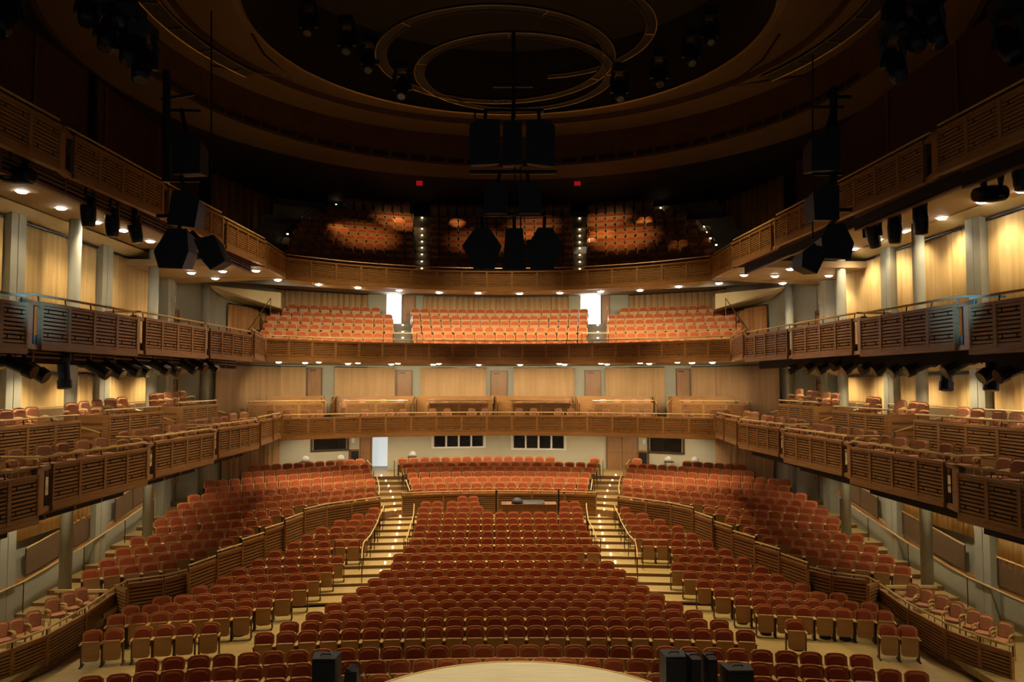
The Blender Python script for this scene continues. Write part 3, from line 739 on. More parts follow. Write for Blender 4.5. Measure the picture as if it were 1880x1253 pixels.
# ------------------------------------------------------------------ drapes
def drape(label, a, b, z0, z1, m, amp=.05, wl=.32, group='acoustic drapes', flat=.0, seed=0, name='curtain'):
    rnd = random.Random(seed); M, L = frame(a, b); n = max(8, int(L / .055)); ph = rnd.random() * 6; vs = []; fs = []
    dens = [max(0, math.sin(x * 1.1 + ph) * .5 + .5 + rnd.uniform(-.2, .2)) if flat else 1 for x in range(int(L) + 3)]
    def off(x):
        i = int(x); f = x - i; dd = dens[i] * (1 - f) + dens[i + 1] * f
        if flat: dd = dd ** 3 * .9 + .08
        return amp * dd * (math.sin(2 * PI * x / wl + ph + .8 * math.sin(x * 2.1)) + .35 * math.sin(2 * PI * x / (wl * .41)))
    mb = MB()
    for k in range(n + 1):
        x = L * k / n; y = off(x) - .06
        for z, yy in ((z0, y * 1.05), (z1, y), (z1, y + .012), (z0, y * 1.05 + .012)): vs.append(M @ Vector((x, yy, z)))
    for k in range(n):
        for j in range(4): fs.append((k * 4 + j, k * 4 + (j + 1) % 4, (k + 1) * 4 + (j + 1) % 4, (k + 1) * 4 + j))
    mb.add(vs, fs)
    c = lerp(a, b, .5); root = thing(name, label, 'curtain', (c[0], c[1], z0), group)
    mb.build('cloth', m, root, True)
    mb = MB(); mb.box(0, L, -.12, .02, z1, z1 + .05, 0, M); mb.build('track', 'black_metal', root)
STOREY = {1: 'orchestra', 2: 'lowest box tier', 3: 'middle balcony'}
PD = (12.2, 17.8, 23.4, 28.85, 34.6)
for s in (-1, 1):
    for lv in (1, 2, 3):
        for k in range(4):
            y0, y1 = PD[k] + .8, PD[k + 1] - .05
            if k == 3: y1 = 34.0
            z0, z1 = {1: ((1.9, 2.2, 2.75, 3.5)[k], EYE - 2.95), 2: (EYE - 2.2, EYE + .28), 3: (EYE + .9, EYE + 4.88)}[lv]
            a, b = (s * 14.62, y0), (s * 14.62, y1)
            if s > 0: a, b = b, a
            drape('gold drape on the %s wall at %s level, %s bay from the stage' % (SIDE[s], STOREY[lv], nth(k + 1)), a, b, z0, z1, 'curtain_gold', .045, .3, flat=1, seed=s * 17 + lv * 5 + k)
def pxrange(pa, pb, out=.15):
    i0, _, p0 = seg_of(pa, 700, BACK); i1, _, p1 = seg_of(pb, 700, BACK)
    pts = [p0] + [BACK[i] for i in range(i0 + 1, i1 + 1)] + [p1]
    return [(x * .995, y - out) for x, y in pts]
def back_drapes(lv, pa, pb, m, label, amp, wl, flat, z0=None, z1=None):
    pts = pxrange(pa, pb); z0 = z0 or LVL[lv][0] + .06; z1 = z1 or LVL[lv][1] - .12
    for j, (a, b) in enumerate(zip(pts[:-1], pts[1:])):
        if math.dist(a, b) < .3: continue
        drape(label + ('' if j == 0 else ', its continuation past the wall corner' if j == 1 else ', its last length'), a, b, z0, z1, m, amp, wl, flat=flat, seed=int(pa) + j)
back_drapes(2, 388, 560, 'curtain_tan', 'tan drape in the left rear corner behind the boxes', .03, .5, 1)
back_drapes(2, 613, 724, 'curtain_tan', 'smooth tan drape behind the boxes, second from the left', .02, .6, 1)
back_drapes(2, 772, 892, 'curtain_tan', 'smooth tan drape just left of the central box door', .02, .6, 1)
back_drapes(2, 943, 1055, 'curtain_tan', 'tan drape just right of the central box door', .035, .4, 1)
back_drapes(2, 1112, 1221, 'curtain_tan', 'smooth tan drape behind the boxes, second from the right', .02, .6, 1)
back_drapes(2, 1271, 1438, 'curtain_tan', 'tan drape in the right rear corner behind the boxes', .03, .5, 1)
back_drapes(3, 505, 679, 'curtain_tan', 'pleated drape behind the left seats of the middle balcony', .06, .34, 0, z1=Z3 + .44)
back_drapes(3, 776, 1045, 'curtain_tan', 'pleated drape behind the centre seats of the middle balcony', .06, .34, 0, z1=Z3 + .44)
back_drapes(3, 1151, 1336, 'curtain_tan', 'pleated drape behind the right seats of the middle balcony', .06, .34, 0, z1=Z3 + .44)
for s in (-1, 1):
    a, b = (-13.2, 38.9), (-12.2, 42.2); a, b = (a, b) if s < 0 else (mir(b), mir(a))
    drape('brown pleated drape in the %s rear corner of the middle balcony' % SIDE[s], a, b, Z2 + .2, EYE + 3.87, 'curtain_brown', .08, .4, seed=s + 40)
    a, b = (-13.3, 38.6), (-11.8, 43.3); a, b = (a, b) if s < 0 else (mir(b), mir(a))
    drape('pleated drape in the %s rear corner of the orchestra' % SIDE[s], a, b, 2.2, Z1 - .2, 'curtain_tan', .08, .4, seed=s + 50)
    a, b = (-14.3, 39.5), (-12.3, 48.2); a, b = (a, b) if s < 0 else (mir(b), mir(a))
    drape('dark brown pleated drape beside the %s end of the top balcony' % SIDE[s], a, b, ZT + .2, 18.0, 'curtain_brown', .12, .7, seed=s + 60)
# ------------------------------------------------------------------ doors, windows, fittings of the rear and side walls
DN = [0]
def door(p0, p1, z0, z1, leaves=1, split=None, closer=True, m='wood_door', side=-1):
    DN[0] += 1; M, L = frame(p0, p1); c = lerp(p0, p1, .5)
    root = bpy.data.objects.new('door_%d' % DN[0], None); COL.objects.link(root); root.location = (c[0], c[1], z0); root['kind'] = 'structure'
    for k in range(leaves):
        mb = MB(); w = (L - .12) / leaves; x = .06 + w * k; mb.box(x + .01, x + w - .01, -.07, -.02, z0, z1 - .06, 0, M); mb.build('leaf', m, root)
        mb = MB(); hx = x + (w - .12 if side < 0 else .12); mb.tube([M @ Vector((hx, -.09, z0 + 1.0)), M @ Vector((hx, -.09, z0 + 1.2))], .015, 6); mb.build('handle', 'brass', root)
    mb = MB()
    for a, b in ((0, .06), (L - .06, L)): mb.box(a, b, -.10, 0, z0, z1, 0, M)
    mb.box(0, L, -.10, 0, z1 - .06, z1, 0, M); mb.build('frame', 'wood_dark', root)
    if split:
        mb = MB(); mb.box(.06, L - .06, -.075, -.06, split - .012, split + .012, 0, M); mb.build('joint', 'wood_dark', root)
    if closer:
        mb = MB(); mb.box(L * .2, L * .55, -.14, -.07, z1 - .2, z1 - .13, 0, M); mb.build('closer', 'bronze', root)
def back_door(pa, pb, pt, zfloor, out=.02, **k):
    A_, i, _ = wpt(pa, pt, BACK, out); B_, i, _ = wpt(pb, pt, BACK, out)
    door((A_.x, A_.y), (B_.x, B_.y), zfloor, (A_.z + B_.z) / 2, **k)
for pa, pb, pt in ((563, 591, 675), (727.5, 757, 680), (900, 932, 681), (1073, 1104, 680), (1241, 1268, 677)): back_door(pa, pb, pt, LVL[2][0], split=EYE - .75)
back_door(1113, 1172, 799, 2.55, leaves=2, split=3.55, closer=False); back_door(660, 682, 799, 2.55, split=3.55, closer=False)
back_door(738, 763, 539, EYE + 3.3, split=EYE + 4.0, closer=False); back_door(1103, 1120, 539, EYE + 3.3, closer=False)
for s in (-1, 1):
    for z0, z1 in ((EYE + 1.1, EYE + 3.35), (EYE - 2.3, EYE + .2), (1.5, 3.7)):
        a, b = (-14.7, 35.45), (-14.7, 36.5); a, b = (a, b) if s < 0 else (mir(b), mir(a)); door(a, b, z0, z1, side=s)
WN = [3]
def rear_window(pa, pb, pt, pb_, panes):
    A_, i, _ = wpt(pa, pt, BACK, .03); B_, i, _ = wpt(pb, pt, BACK, .03); C_, _, _ = wpt(pa, pb_, BACK, .03)
    WN[0] += 1; M, L = frame(A_, B_); z0, z1 = C_.z, A_.z + .15
    root = bpy.data.objects.new('window_%d' % WN[0], None); COL.objects.link(root); root.location = (A_ + B_) / 2; root['kind'] = 'structure'
    mb = MB(); mb.box(-.12, L + .12, -.05, .02, z0 - .1, z0, 0, M); mb.box(-.12, 0, -.05, .02, z0, z1, 0, M); mb.box(L, L + .12, -.05, .02, z0, z1, 0, M)
    for k in range(1, panes): mb.box(L * k / panes - .05, L * k / panes + .05, -.04, .02, z0, z1, 0, M)
    mb.build('frame', 'white_plastic' if panes > 1 else 'bronze', root)
    for k in range(panes):
        mb = MB(); mb.box(L * k / panes + .05, L * (k + 1) / panes - .05, -.01, .0, z0, z1, 0, M); mb.build('pane', 'glass_dark', root)
rear_window(796, 888, 797, 821, 4); rear_window(942, 1036, 798, 823, 4); rear_window(574, 637, 801, 827, 1); rear_window(1192, 1253, 803, 829, 1)
def plate(px, py, lv, label, w=.16, h=.26, m='white_plastic', poly=BACK, out=.04, cat='wall plate', name='wall_plate'):
    A_, i, _ = wpt(px, py, poly, out); mb = MB(); M, L = frame(poly[i], poly[i + 1])
    M = Matrix.Translation((A_.x, A_.y, 0)) @ M.to_3x3().to_4x4(); mb.box(-w / 2, w / 2, -.02, .01, A_.z - h / 2, A_.z + h / 2, 0, M)
    mb.box(-w * .3, w * .3, -.028, -.02, A_.z - h * .3, A_.z + h * .3, 0, M)
    solo(name, mb, m, label, cat)
plate(648, 809, 1, 'small white plate on the cream rear wall left of the open lobby door'); plate(1183, 811, 1, 'small white plate on the cream rear wall right of the double door')
for px, sd in ((770, 'left'), (1060, 'right')):
    A_ = at(px, 336.5, 43.6); mb = MB(); mb.box(A_.x - .17, A_.x + .17, A_.y - .03, A_.y + .03, A_.z - .13, A_.z + .13)
    root = thing('exit_sign', 'small glowing red exit sign above the %s aisle of the top balcony' % sd, 'exit sign', A_, 'exit signs'); mb.build('face', 'exit_red', root)
    mb = MB(); mb.box(A_.x - .19, A_.x + .19, A_.y + .03, A_.y + .07, A_.z - .15, A_.z + .15); mb.build('housing', 'bronze', root)
for s in (-1, 1):
    root = thing('exit_sign', 'white exit sign plate above the %s side door of the middle balcony' % SIDE[s], 'exit sign', (s * 14.66, 35.9, EYE + 3.8), 'exit signs')
    mb = MB(); mb.box(s * 14.66 - .03, s * 14.66 + .03, 35.7, 36.1, EYE + 3.65, EYE + 3.95); mb.build('face', 'white_plastic', root)
    mb = MB(); mb.box(s * 14.72 - .03, s * 14.72 + .03, 35.65, 36.15, EYE + 3.6, EYE + 4.0); mb.build('housing', 'bronze', root)
for px0, px1, pt, pb_, sd in ((644, 659, 827, 850, 'left'), (1172, 1188, 829, 852, 'right')):
    A_, i, _ = wpt(px0, pt, BACK, .4); B_, i, _ = wpt(px1, pt, BACK, .4); root = thing('niche_cabinet', 'dark brown cabinet against the rear wall near the %s aisle' % sd, 'cabinet', ((A_.x + B_.x) / 2, A_.y, 2.55))
    mb = MB(); M, L = frame(A_, B_); mb.box(0, L, 0, .35, 2.55, A_.z, 0, M); mb.build('body', 'wood_dark', root); mb = MB(); mb.box(.03, L - .03, -.02, 0, 2.6, A_.z - .06, 0, M); mb.build('door', 'backing', root)
    mb = MB(); mb.box(-.02, L + .02, -.03, .37, A_.z, A_.z + .03, 0, M); mb.build('top', 'wood_door', root)
def small_chair(px, py, label):
    A_, i, _ = wpt(px, py, BACK, .75); root = thing('side_chair', label, 'chair', (A_.x, A_.y, 2.62), 'pale chairs along the rear wall')
    x, y, z = A_.x, A_.y, 2.62; h = A_.z - z
    mb = MB(); mb.lathe([(.05, .26), (.16, .2), (.2, .08), (.2, 0)], (x, y + .15, z + h - .26), 12, ax=Matrix.Diagonal((1, .25, 1))); mb.build('backrest', 'white_plastic', root, True)
    mb = MB(); mb.box(x - .24, x + .24, y - .25, y + .2, z + h - .34, z + h - .29); mb.build('seat', 'bronze', root)
    for sx in (-1, 1):
        for sy in (-.2, .16):
            mb = MB(); mb.tube([(x + sx * .2, y + sy, z), (x + sx * .2, y + sy, z + h - .3)], .014, 5); mb.build('leg', 'bronze', root)
for px, py, t in ((757, 829, 'just right of the open lobby door'), (625, 836, 'under the right end of the left dark window'), (560, 838, 'left of the left dark window'), (1228, 838, 'under the right dark window'), (1277, 839, 'right of the right dark window')): small_chair(px, py, 'small pale chair at the rear wall, ' + t)
# ------------------------------------------------------------------ boxes: rear row of parapets, platforms, loose chairs
plat = MB()
RX = 11.3
for s in (-1, 1):
    for k, (n0, n1, r0, r1, n) in enumerate(((-60, 157, 774, 764, 4), (209, 305, 751, 748, 3), (339, 404, 739, 736.5, 3))):
        d0, d1 = dl(n0, -RX), dl(n1, -RX); z = at(n1, r1, d1).z - .12; h = .85
        a, b = ((-RX, d0), (-RX, d1)) if s < 0 else ((RX, d1), (RX, d0))
        root = thing('box_parapet', 'slatted wood parapet of the raised rear boxes, %s side, %s from the stage' % (SIDE[s], nth(k + 1)), 'parapet', (s * RX, (d0 + d1) / 2, z - h), 'raised rear box fronts')
        M, L = frame(a, b); pane_set(root, M, L, n, z, h, True, 0)
        for y, nm in ((d1, 'end_panel'),) + (((d0, 'end_panel'),) if k else ()):
            x0, x1 = sorted((s * RX, s * (RX + 1.25))); mb = MB(); mb.box(x0, x1, y - .03, y + .03, z - h, z)
            for q in (.25, .45, .65): mb.box(x0 + .15, x1 - .15, y - .045, y - .03, z - q - .03, z - q + .03, 1)
            mb.build(nm, ['wood', 'wood_dark'], root)
        x0, x1 = sorted((s * (RX + .06), s * 14.75)); plat.box(x0, x1, d0, d1, z - h - .55, z - h + .04)
        # sloping brass rails of the steps between two boxes
        zz = z - h
        for j, yy in enumerate((d1 + .12, d1 + 1.35)):
            handrail('brass handrail on the %s box steps past the %s rear box, %s one' % (SIDE[s], nth(k + 1), ('nearer', 'farther')[j]), [(s * (RX + .1), yy, zz - .45), (s * (RX + 1.5), yy, zz - .02), (s * (RX + 2.3), yy, zz - .02)], .88, 'step_handrail', 'handrails of the box steps', .022)
struct('floor_box', plat, 'floor_riser')
RB = [(456, 593), (635, 745), (787.5, 896.5), (940, 1047), (1091, 1198), (1250, 1377)]
plat = MB()
for k, (pa, pb) in enumerate(RB):
    d = 42.6 if 1 <= k <= 4 else 41.4
    a, b = at(pa, 740, d), at(pb, 740, d + (0 if 1 <= k <= 4 else 0)); z, h = a.z, .8
    if k == 0: a = at(pa, 740, 39.6); z = b.z
    if k == 5: b = at(pb, 740, 39.6)
    root = thing('box_parapet', 'slatted wood front of the raised box at the rear, %s from the left' % nth(k + 1), 'parapet', ((a.x + b.x) / 2, d, z - h), 'raised rear box fronts')
    M, L = frame(a, b); pane_set(root, M, L, 2 if 1 <= k <= 4 else 3, z, h, True, 0, .12)
    w = 1.1; bd = 1.55 if 1 <= k <= 4 else 1.15; mb = MB(); mb.box(-.9 if k > 0 else L * .3, L + .3 if k < 5 else L * .7, bd, bd + .07, z - h, z + .33, 0, M); mb.build('back_panel', 'wood', root)
    for x in ((-.9, L + .3) if 1 <= k <= 4 else (L + .3,) if k == 0 else (-.9,)):
        mb = MB(); mb.box(x - .03, x + .03, .55, bd + .05, z - h, z + .30, 0, M); mb.build('side_panel', 'wood', root)
        handrail('slanting brass rail at the %s end of the rear box %s from the left' % ('left' if x < 0 else 'right', nth(k + 1)), [tuple(M @ Vector((x + (.12 if x < 0 else -.05) , .1, z - h - .15))), tuple(M @ Vector((x + (.12 if x < 0 else -.05), 1.3, z - h + .25)))], .9, 'step_handrail', 'handrails of the box steps', .02)
    plat.prism([tuple((M @ Vector(q))[:2]) for q in ((-.9, .05, 0), (L + .3, .05, 0), (L + .3, 1.6, 0), (-.9, 1.6, 0))], z - h - .5, z - h + .02)
struct('floor_box', plat, 'floor_riser')
def chair_master():
    root = thing('box_chair', 'x', 'chair', (0, 0, 0), 'loose armchairs in the boxes')
    T = Matrix.Translation((0, .2, .42)) @ Matrix.Rotation(-.16, 4, 'X') @ Matrix.Translation((0, 0, -.42))
    mb = MB(); cushion(mb, .42, .50, .86, .02, T, -.05, .02); mb.build('back_cushion', 'leather_red', root)
    mb = MB(); mb.extr(outline(.48, .44, .90, .02), T, .02, .05); mb.build('backrest', 'wood_pan', root)
    mb = MB(); cushion(mb, .46, -.23, .22, .01, Matrix.Translation((0, 0, .46)) @ Matrix.Rotation(PI / 2, 4, 'X') , -.03, .05); mb.build('seat', 'leather_red', root)
    for sx in (-1, 1):
        mb = MB(); x = sx * .27; mb.tube([(x, .26, .62), (x, .0, .66), (x, -.22, .65), (x, -.25, .6)], [.02, .024, .026, .018], 6); mb.build('armrest', 'rail_wood', root)
        mb = MB(); mb.tube([(x, -.22, .63), (x, -.24, 0)], [.02, .015], 6); mb.build('leg', 'wood_pan', root)
        mb = MB(); mb.tube([(x, .24, .64), (x, .2, .4), (x, .27, 0)], [.02, .02, .015], 6); mb.build('leg', 'wood_pan', root)
    return keep(root)
CM = chair_master(); CF = [True]
def chair(x, y, z, rz, label):
    o = CM if CF[0] else copy_tree(CM); CF[0] = False
    o.location = (x, y, z); o.rotation_euler = (0, 0, rz); o['label'] = label; o.scale = (.80, .88, 1.09)
def sec_floor(T, y):
    for p0, p1, z in FRONT[T][3]:
        if y <= p1[1] + .5: return z - TIER[T]['h'] + .2
    return FRONT[T][3][-1][2] - TIER[T]['h'] + .2
FL = [10, 57, 102, 139, 174, 204, 248, 271, 288, 304.6, 332.5, 350, 368, 379.6, 391, 410.7, 424, 442.6, 460]
FR = [1366, 1380, 1396.6, 1408.6, 1425, 1449, 1466, 1491.5, 1502.7, 1517, 1543, 1570.5, 1593, 1618, 1648.6, 1684, 1730, 1778, 1837, 1867]
RL = [33.5, 60, 79, 148, 174, 198, 218.6, 239, 297.4, 308, 320, 333, 349]
RR = [1463.6, 1482.7, 1494, 1516, 1529, 1593, 1606, 1652, 1674, 1690, 1770, 1794, 1830.5, 1867]
for s, fr, rr in ((-1, FL, RL), (1, FR[::-1], RR[::-1])):
    for k, px in enumerate(fr):
        x = s * 10.15; y = dl(px, x); chair(x, y, sec_floor(1, y), -s * math.radians(60 + 8 * math.sin(k * 2.3)), 'red armchair in the front row of the %s boxes, %s from the stage' % (SIDE[s], nth(k + 1)))
    for k, px in enumerate(rr):
        x = s * 12.55; y = dl(px, x); z = {True: 0}.get(False, 0)
        z = at(px if s < 0 else 1823 - px, 756 - (y - 21) * 1.45, y).z - .88 if False else EYE - 1.62 + (y - 21) * .035
        chair(x, y, z, -s * math.radians(58 + 10 * math.sin(k * 1.7)), 'red armchair in the raised rear row of the %s boxes, %s from the stage' % (SIDE[s], nth(k + 1)))
FB = [499, 528, 563, 588, 670, 715.5, 740.6, 794, 821, 866, 891.5, 953.5, 980, 1025.5, 1049, 1086, 1114, 1168, 1191, 1263, 1314, 1337, 1366]
RBX = [474, 499, 543, 571, 635, 665, 704, 735.6, 792.6, 818, 849.5, 878, 952, 978.6, 1010, 1042, 1107.6, 1134, 1166, 1190, 1265, 1287, 1330, 1367]
for k, px in enumerate(FB[:-1]):
    x = (px - 913.5) * 40 / F; y = 38.8 - x * x / 42 + 1.1; x = (px - 911.5) * y / F + XC
    chair(x, y, FRONT[1][2] + .2, 0, 'red armchair in the front row of rear boxes, %s from the left' % nth(k + 1))
for k, px in enumerate(RBX):
    y = 43.3 if 600 < px < 1210 else 41.75 - (1.25 if px < 500 or px > 1330 else 0); x = (px - 911.5) * y / F + XC
    chair(x, y, at(911, 740, 42.6).z - .78, 0, 'red armchair inside the raised boxes at the rear, %s from the left' % nth(k + 1))
for s, L in ((-1, [(6.7, 1150), (37, 1143), (69, 1130), (103, 1105), (132, 1094), (156, 1086)]), (1, [(1669, 1079), (1695, 1088), (1724, 1100), (1750, 1114), (1783, 1127), (1805, 1137), (1840, 1150)][::-1])):
    for k, (px, py) in enumerate(L):
        zz = .28; p = on_z(px, py, zz + .9)
        if p.y > 22.3: zz = .45; p = on_z(px, py, zz + .9)
        x = s * min(max(abs(p.x), 12.35), 13.1)
        chair(x, p.y, zz, -s * math.radians(50), 'red armchair in the %s floor box beside the front seats, %s from the stage' % (SIDE[s], nth(k + 1)))
# mesh balustrades behind the rear boxes
for s in (-1, 1):
    for k in range(4):
        ya, yb = PD[k] + .8, PD[k + 1] - .1; z0 = EYE - 1.72 + .02 * k; x = s * 14.1
        root = thing('mesh_balustrade', 'low brown mesh balustrade behind the %s boxes, %s bay from the stage' % (SIDE[s], nth(k + 1)), 'balustrade', (x, ya, z0), 'mesh balustrades')
        for y0, y1 in ((ya, (ya + yb) / 2), ((ya + yb) / 2, yb)):
            mb = MB(); mb.box(x - .006, x + .006, y0 + .03, y1 - .03, z0 + .1, z0 + .9); mb.build('mesh_infill', 'mesh_net', root)
        for y in (ya, (ya + yb) / 2, yb):
            mb = MB(); mb.tube([(x, y, z0), (x, y, z0 + .95)], .018, 6); mb.build('post', 'bronze', root)
        mb = MB(); mb.tube([(x, ya, z0 + .95), (x, yb, z0 + .95)], .028, 6); mb.build('rail', 'rail_wood', root)
# ------------------------------------------------------------------ middle and top balcony: aisle rails, lights
midz = [at(911, q[1], q[0]).z - SH for q in MID]; topz = [at(911, q[1], q[0]).z - SH for q in TOP]
for nm, px0, px1 in (('left', 722, 757), ('right', 1078, 1117)):
    for sd, px in (('left', px0), ('right', px1)):
        for k, (i, j) in enumerate(((1, 2), (3, 4))):
            P = [at(px, 600, MID[q][0] - .8) for q in (i, j)]
            handrail('pale handrail, %s side of the %s middle balcony aisle, %s from the front' % (sd, nm, nth(k + 1)), [(p.x, p.y, midz[q]) for p, q in zip(P, (i, j))], .8, 'aisle_handrail', 'aisle handrails', .022)
    for i in range(1, 6):
        p = at((px0 + px1) / 2, 600, MID[i][0] - .45 - .82); step_light((p.x, p.y, midz[i] - .10), 'step light in the %s middle balcony aisle, %s from the front' % (nm, nth(i)), .05)
    a, b = at(px0 - (0 if nm == 'left' else 10), 612, 40.55), at(px1 + (8 if nm == 'left' else 0), 612, 40.55)
    root = thing('guard_rail', 'level brass guard rail closing the %s middle balcony aisle' % nm, 'rail', (a.x, a.y, FRONT[2][2] + .2), 'guard rails before aisle seats')
    mb = MB(); mb.tube([a, b], .03, 6); mb.build('bar', 'rail_wood', root)
    for q in (a, b):
        mb = MB(); mb.tube([(q.x, q.y, FRONT[2][2] + .2), q], .02, 6); mb.build('post', 'bronze', root)
for nm, px0, px1, n in (('left', 758, 792, 10), ('right', 1046, 1082, 10)):
    st = MB()
    for i in range(len(TOP)):
        for h in (0, 1):
            p0, p1 = at(px0 + 2, 440, TOP[i][0] - .93 + .4 * h), at(px1 - 2, 440, TOP[i][0] - .93 + .4 * h)
            zz = topz[i] - (.25 if h == 0 else 0) + .012; st.box(p0.x, p1.x, p0.y - .02, p0.y + .42, zz - .2, zz)
    struct('floor_aisle', st, 'stair_grey')
    for sd, px in (('left', px0), ('right', px1)):
        for k in range(6):
            i, j = min(1 + 2 * k, 9), min(2 + 2 * k, 10); i = min(i, 9)
            P = [at(px, 440, TOP[q][0] - .75) for q in (i, j)]
            if k == 5: continue
            handrail('slim handrail, %s side of the %s top balcony aisle, %s from the front' % (sd, nm, nth(k + 1)), [(p.x, p.y, topz[q]) for p, q in zip(P, (i, j))], .85, 'aisle_handrail', 'aisle handrails', .022)
    for i in range(n):
        p = at((px0 + px1) / 2, 440, TOP[i][0] - .95); step_light((p.x, p.y - .08, topz[i] - .10), 'tiny white step light in the %s top balcony aisle, %s from the front' % (nm, nth(i + 1)), .045)
for s, L in ((-1, [(617, 376), (559, 401), (538, 408), (528, 430)]), (1, [(1213, 382), (1271, 408), (1293, 416), (1297, 427), (1304.5, 438), (1315, 450)])):
    for k, (px, py) in enumerate(L):
        d = 47.2 - (py - 376) * .115; p = at(px, py, d); step_light(p, 'tiny white step light at the %s end of the top balcony, %s from the top' % (SIDE[s], nth(k + 1)), .05)
    pts = [at(px if s < 0 else 1829 - px, py, d) for px, py, d in ((515, 443, 39.5), (530, 420, 41.5), (552, 398, 44), (580, 376, 46.5), (604, 352, 48.5))]
    for j in range(4): handrail('thin stair rail at the %s end of the top balcony, %s from the front' % (SIDE[s], nth(j + 1)), [tuple(pts[j] - Vector((0, 0, .85))), tuple(pts[j + 1] - Vector((0, 0, .85)))], .85, 'stair_handrail', 'end stair rails of the top balcony', .03, 'bronze')
    for j, (qa, qb) in enumerate((((497, 548, 37.6), (478, 575, 38)), ((478, 575, 38), (455, 607, 38.6)))):
        pa = at(*(qa if s < 0 else (1829 - qa[0], qa[1], qa[2]))); pb = at(*(qb if s < 0 else (1829 - qb[0], qb[1], qb[2])))
        handrail('slanted brass stair rail at the %s end of the middle balcony, %s part' % (SIDE[s], ('upper', 'lower')[j]), [tuple(pa - Vector((0, 0, .85))), tuple(pb - Vector((0, 0, .85)))], .85, 'stair_handrail', 'end stair rails of the middle balcony', .022, 'bronze')
    st = MB()
    for j in range(7):
        x0, x1 = sorted((s * (10.9 + .02 * j), s * 13.2)); st.box(x0, x1, 37.2 + .75 * j, 38.1 + .75 * j, FRONT[2][2], FRONT[2][2] + .25 + .28 * j)
    struct('floor_stairs_' + SIDE[s], st, 'carpet_dark')
# sloping bulkhead under the top balcony at the rear corners
for s in (-1, 1):
    mb = MB(); z = EYE + 4.54
    pl = [(-13.4, 36.9), (-10.9, 39.8), (-11.6, 43.4), (-13.3, 40.2)]; vs = [(-s * x, y, z) for x, y in pl]; vs += [(-s * -13.4, 37.4, z - .15), (s * 11.0, 40.2, z - .75), (s * 11.7, 43.4, z - .75), (s * 13.3, 40.2, z - .6)]
    mb.add(vs, [(0, 1, 2, 3), (4, 5, 6, 7), (0, 1, 5, 4), (1, 2, 6, 5), (2, 3, 7, 6), (3, 0, 4, 7)]); struct('ceiling_bulkhead_' + SIDE[s], mb, 'cove')
    mb = MB(); a, b = (-11.5, 38.3), (-11.75, 43.6); a, b = (a, b) if s < 0 else (mir(b), mir(a))
# ------------------------------------------------------------------ mixing desk, poles
root = thing('mixing_desk', 'dark wooden mixing desk in the centre block behind the last front rows', 'desk', (1.5, 36.8, zf(18)))
A_, B_ = at(921, 926, 36.6), at(1022, 926, 36.6); x0, x1 = A_.x, B_.x; zd = A_.z
mb = MB(); mb.box(x0, x1, 36.4, 37.35, zd - .05, zd); mb.build('desktop', 'wood_dark', root)
mb = MB(); mb.box(x0 + .03, x1 - .03, 36.45, 36.5, zf(18), zd - .05); mb.build('front_panel', 'wood_door', root)
for x in (x0 + .03, x1 - .08):
    mb = MB(); mb.box(x, x + .05, 36.5, 37.3, zf(18), zd - .05); mb.build('side_panel', 'wood_dark', root)
root = thing('mixing_console', 'grey mixing console lying on the dark desk', 'console', (x0 + 1.3, 36.8, zd))
mb = MB(); mb.hexa([(x0 + .75, 36.5, zd), (x0 + 1.95, 36.5, zd), (x0 + 1.95, 37.2, zd), (x0 + .75, 37.2, zd), (x0 + .75, 36.5, zd + .05), (x0 + 1.95, 36.5, zd + .05), (x0 + 1.95, 37.2, zd + .09), (x0 + .75, 37.2, zd + .09)]); mb.build('body', 'black', root)
mb = MB(); mb.box(x0 + .95, x0 + 1.9, 36.48, 36.5, zd + .01, zd + .05); mb.build('front_edge', 'white_plastic', root)
mb = MB(); mb.lathe([(.05, .26), (.17, .22), (.26, .1), (.28, 0)], (x0 + .72, 36.75, zd), 12); solo('covered_gear', mb, 'black', 'small black lump of covered gear on the mixing desk', 'equipment', smooth=True)
for px, t in ((911, 'left'), (1025.5, 'right')):
    a = at(px, 900, 36.5); mb = MB(); mb.box(a.x - .035, a.x + .035, 36.45, 36.52, zf(18), a.z); mb.box(a.x - .05, a.x + .05, 36.4, 36.55, zf(18), zf(18) + .05)
    solo('black_pole', mb, 'black_metal', 'slim black upright pole at the %s end of the mixing desk' % t, 'pole')
# ------------------------------------------------------------------ hanging loudspeakers
def speaker(label, poly_px, d, depth=.7, group=None, tilt=0, grille=True, name='loudspeaker', hang=None):
    P = [at(x, y, d) for x, y in poly_px]; c = sum(P, Vector()) / len(P)
    root = thing(name, label, 'loudspeaker', c, group)
    mb = MB(); n = len(P)
    back = [c + (p - c) * .78 + Vector((0, depth, 0)) for p in P]
    mb.add(P + back, [tuple(range(n)), tuple(range(2 * n - 1, n - 1, -1))] + [((i + 1) % n, i, n + i, n + (i + 1) % n) for i in range(n)]); mb.build('cabinet', 'black', root)
    g = [c + (p - c) * .88 + Vector((0, -.02, 0)) for p in P]
    mb = MB(); mb.add(g + [q + Vector((0, .03, 0)) for q in g], [tuple(range(n)), tuple(range(2 * n - 1, n - 1, -1))] + [((i + 1) % n, i, n + i, n + (i + 1) % n) for i in range(n)]); mb.build('grille', 'grille', root)
    if hang:
        mb = MB(); top = at(*hang, d + depth * .4); mb.tube([c + Vector((0, depth * .4, 0)), top], .05, 6); mb.build('bracket', 'black_metal', root)
    return root
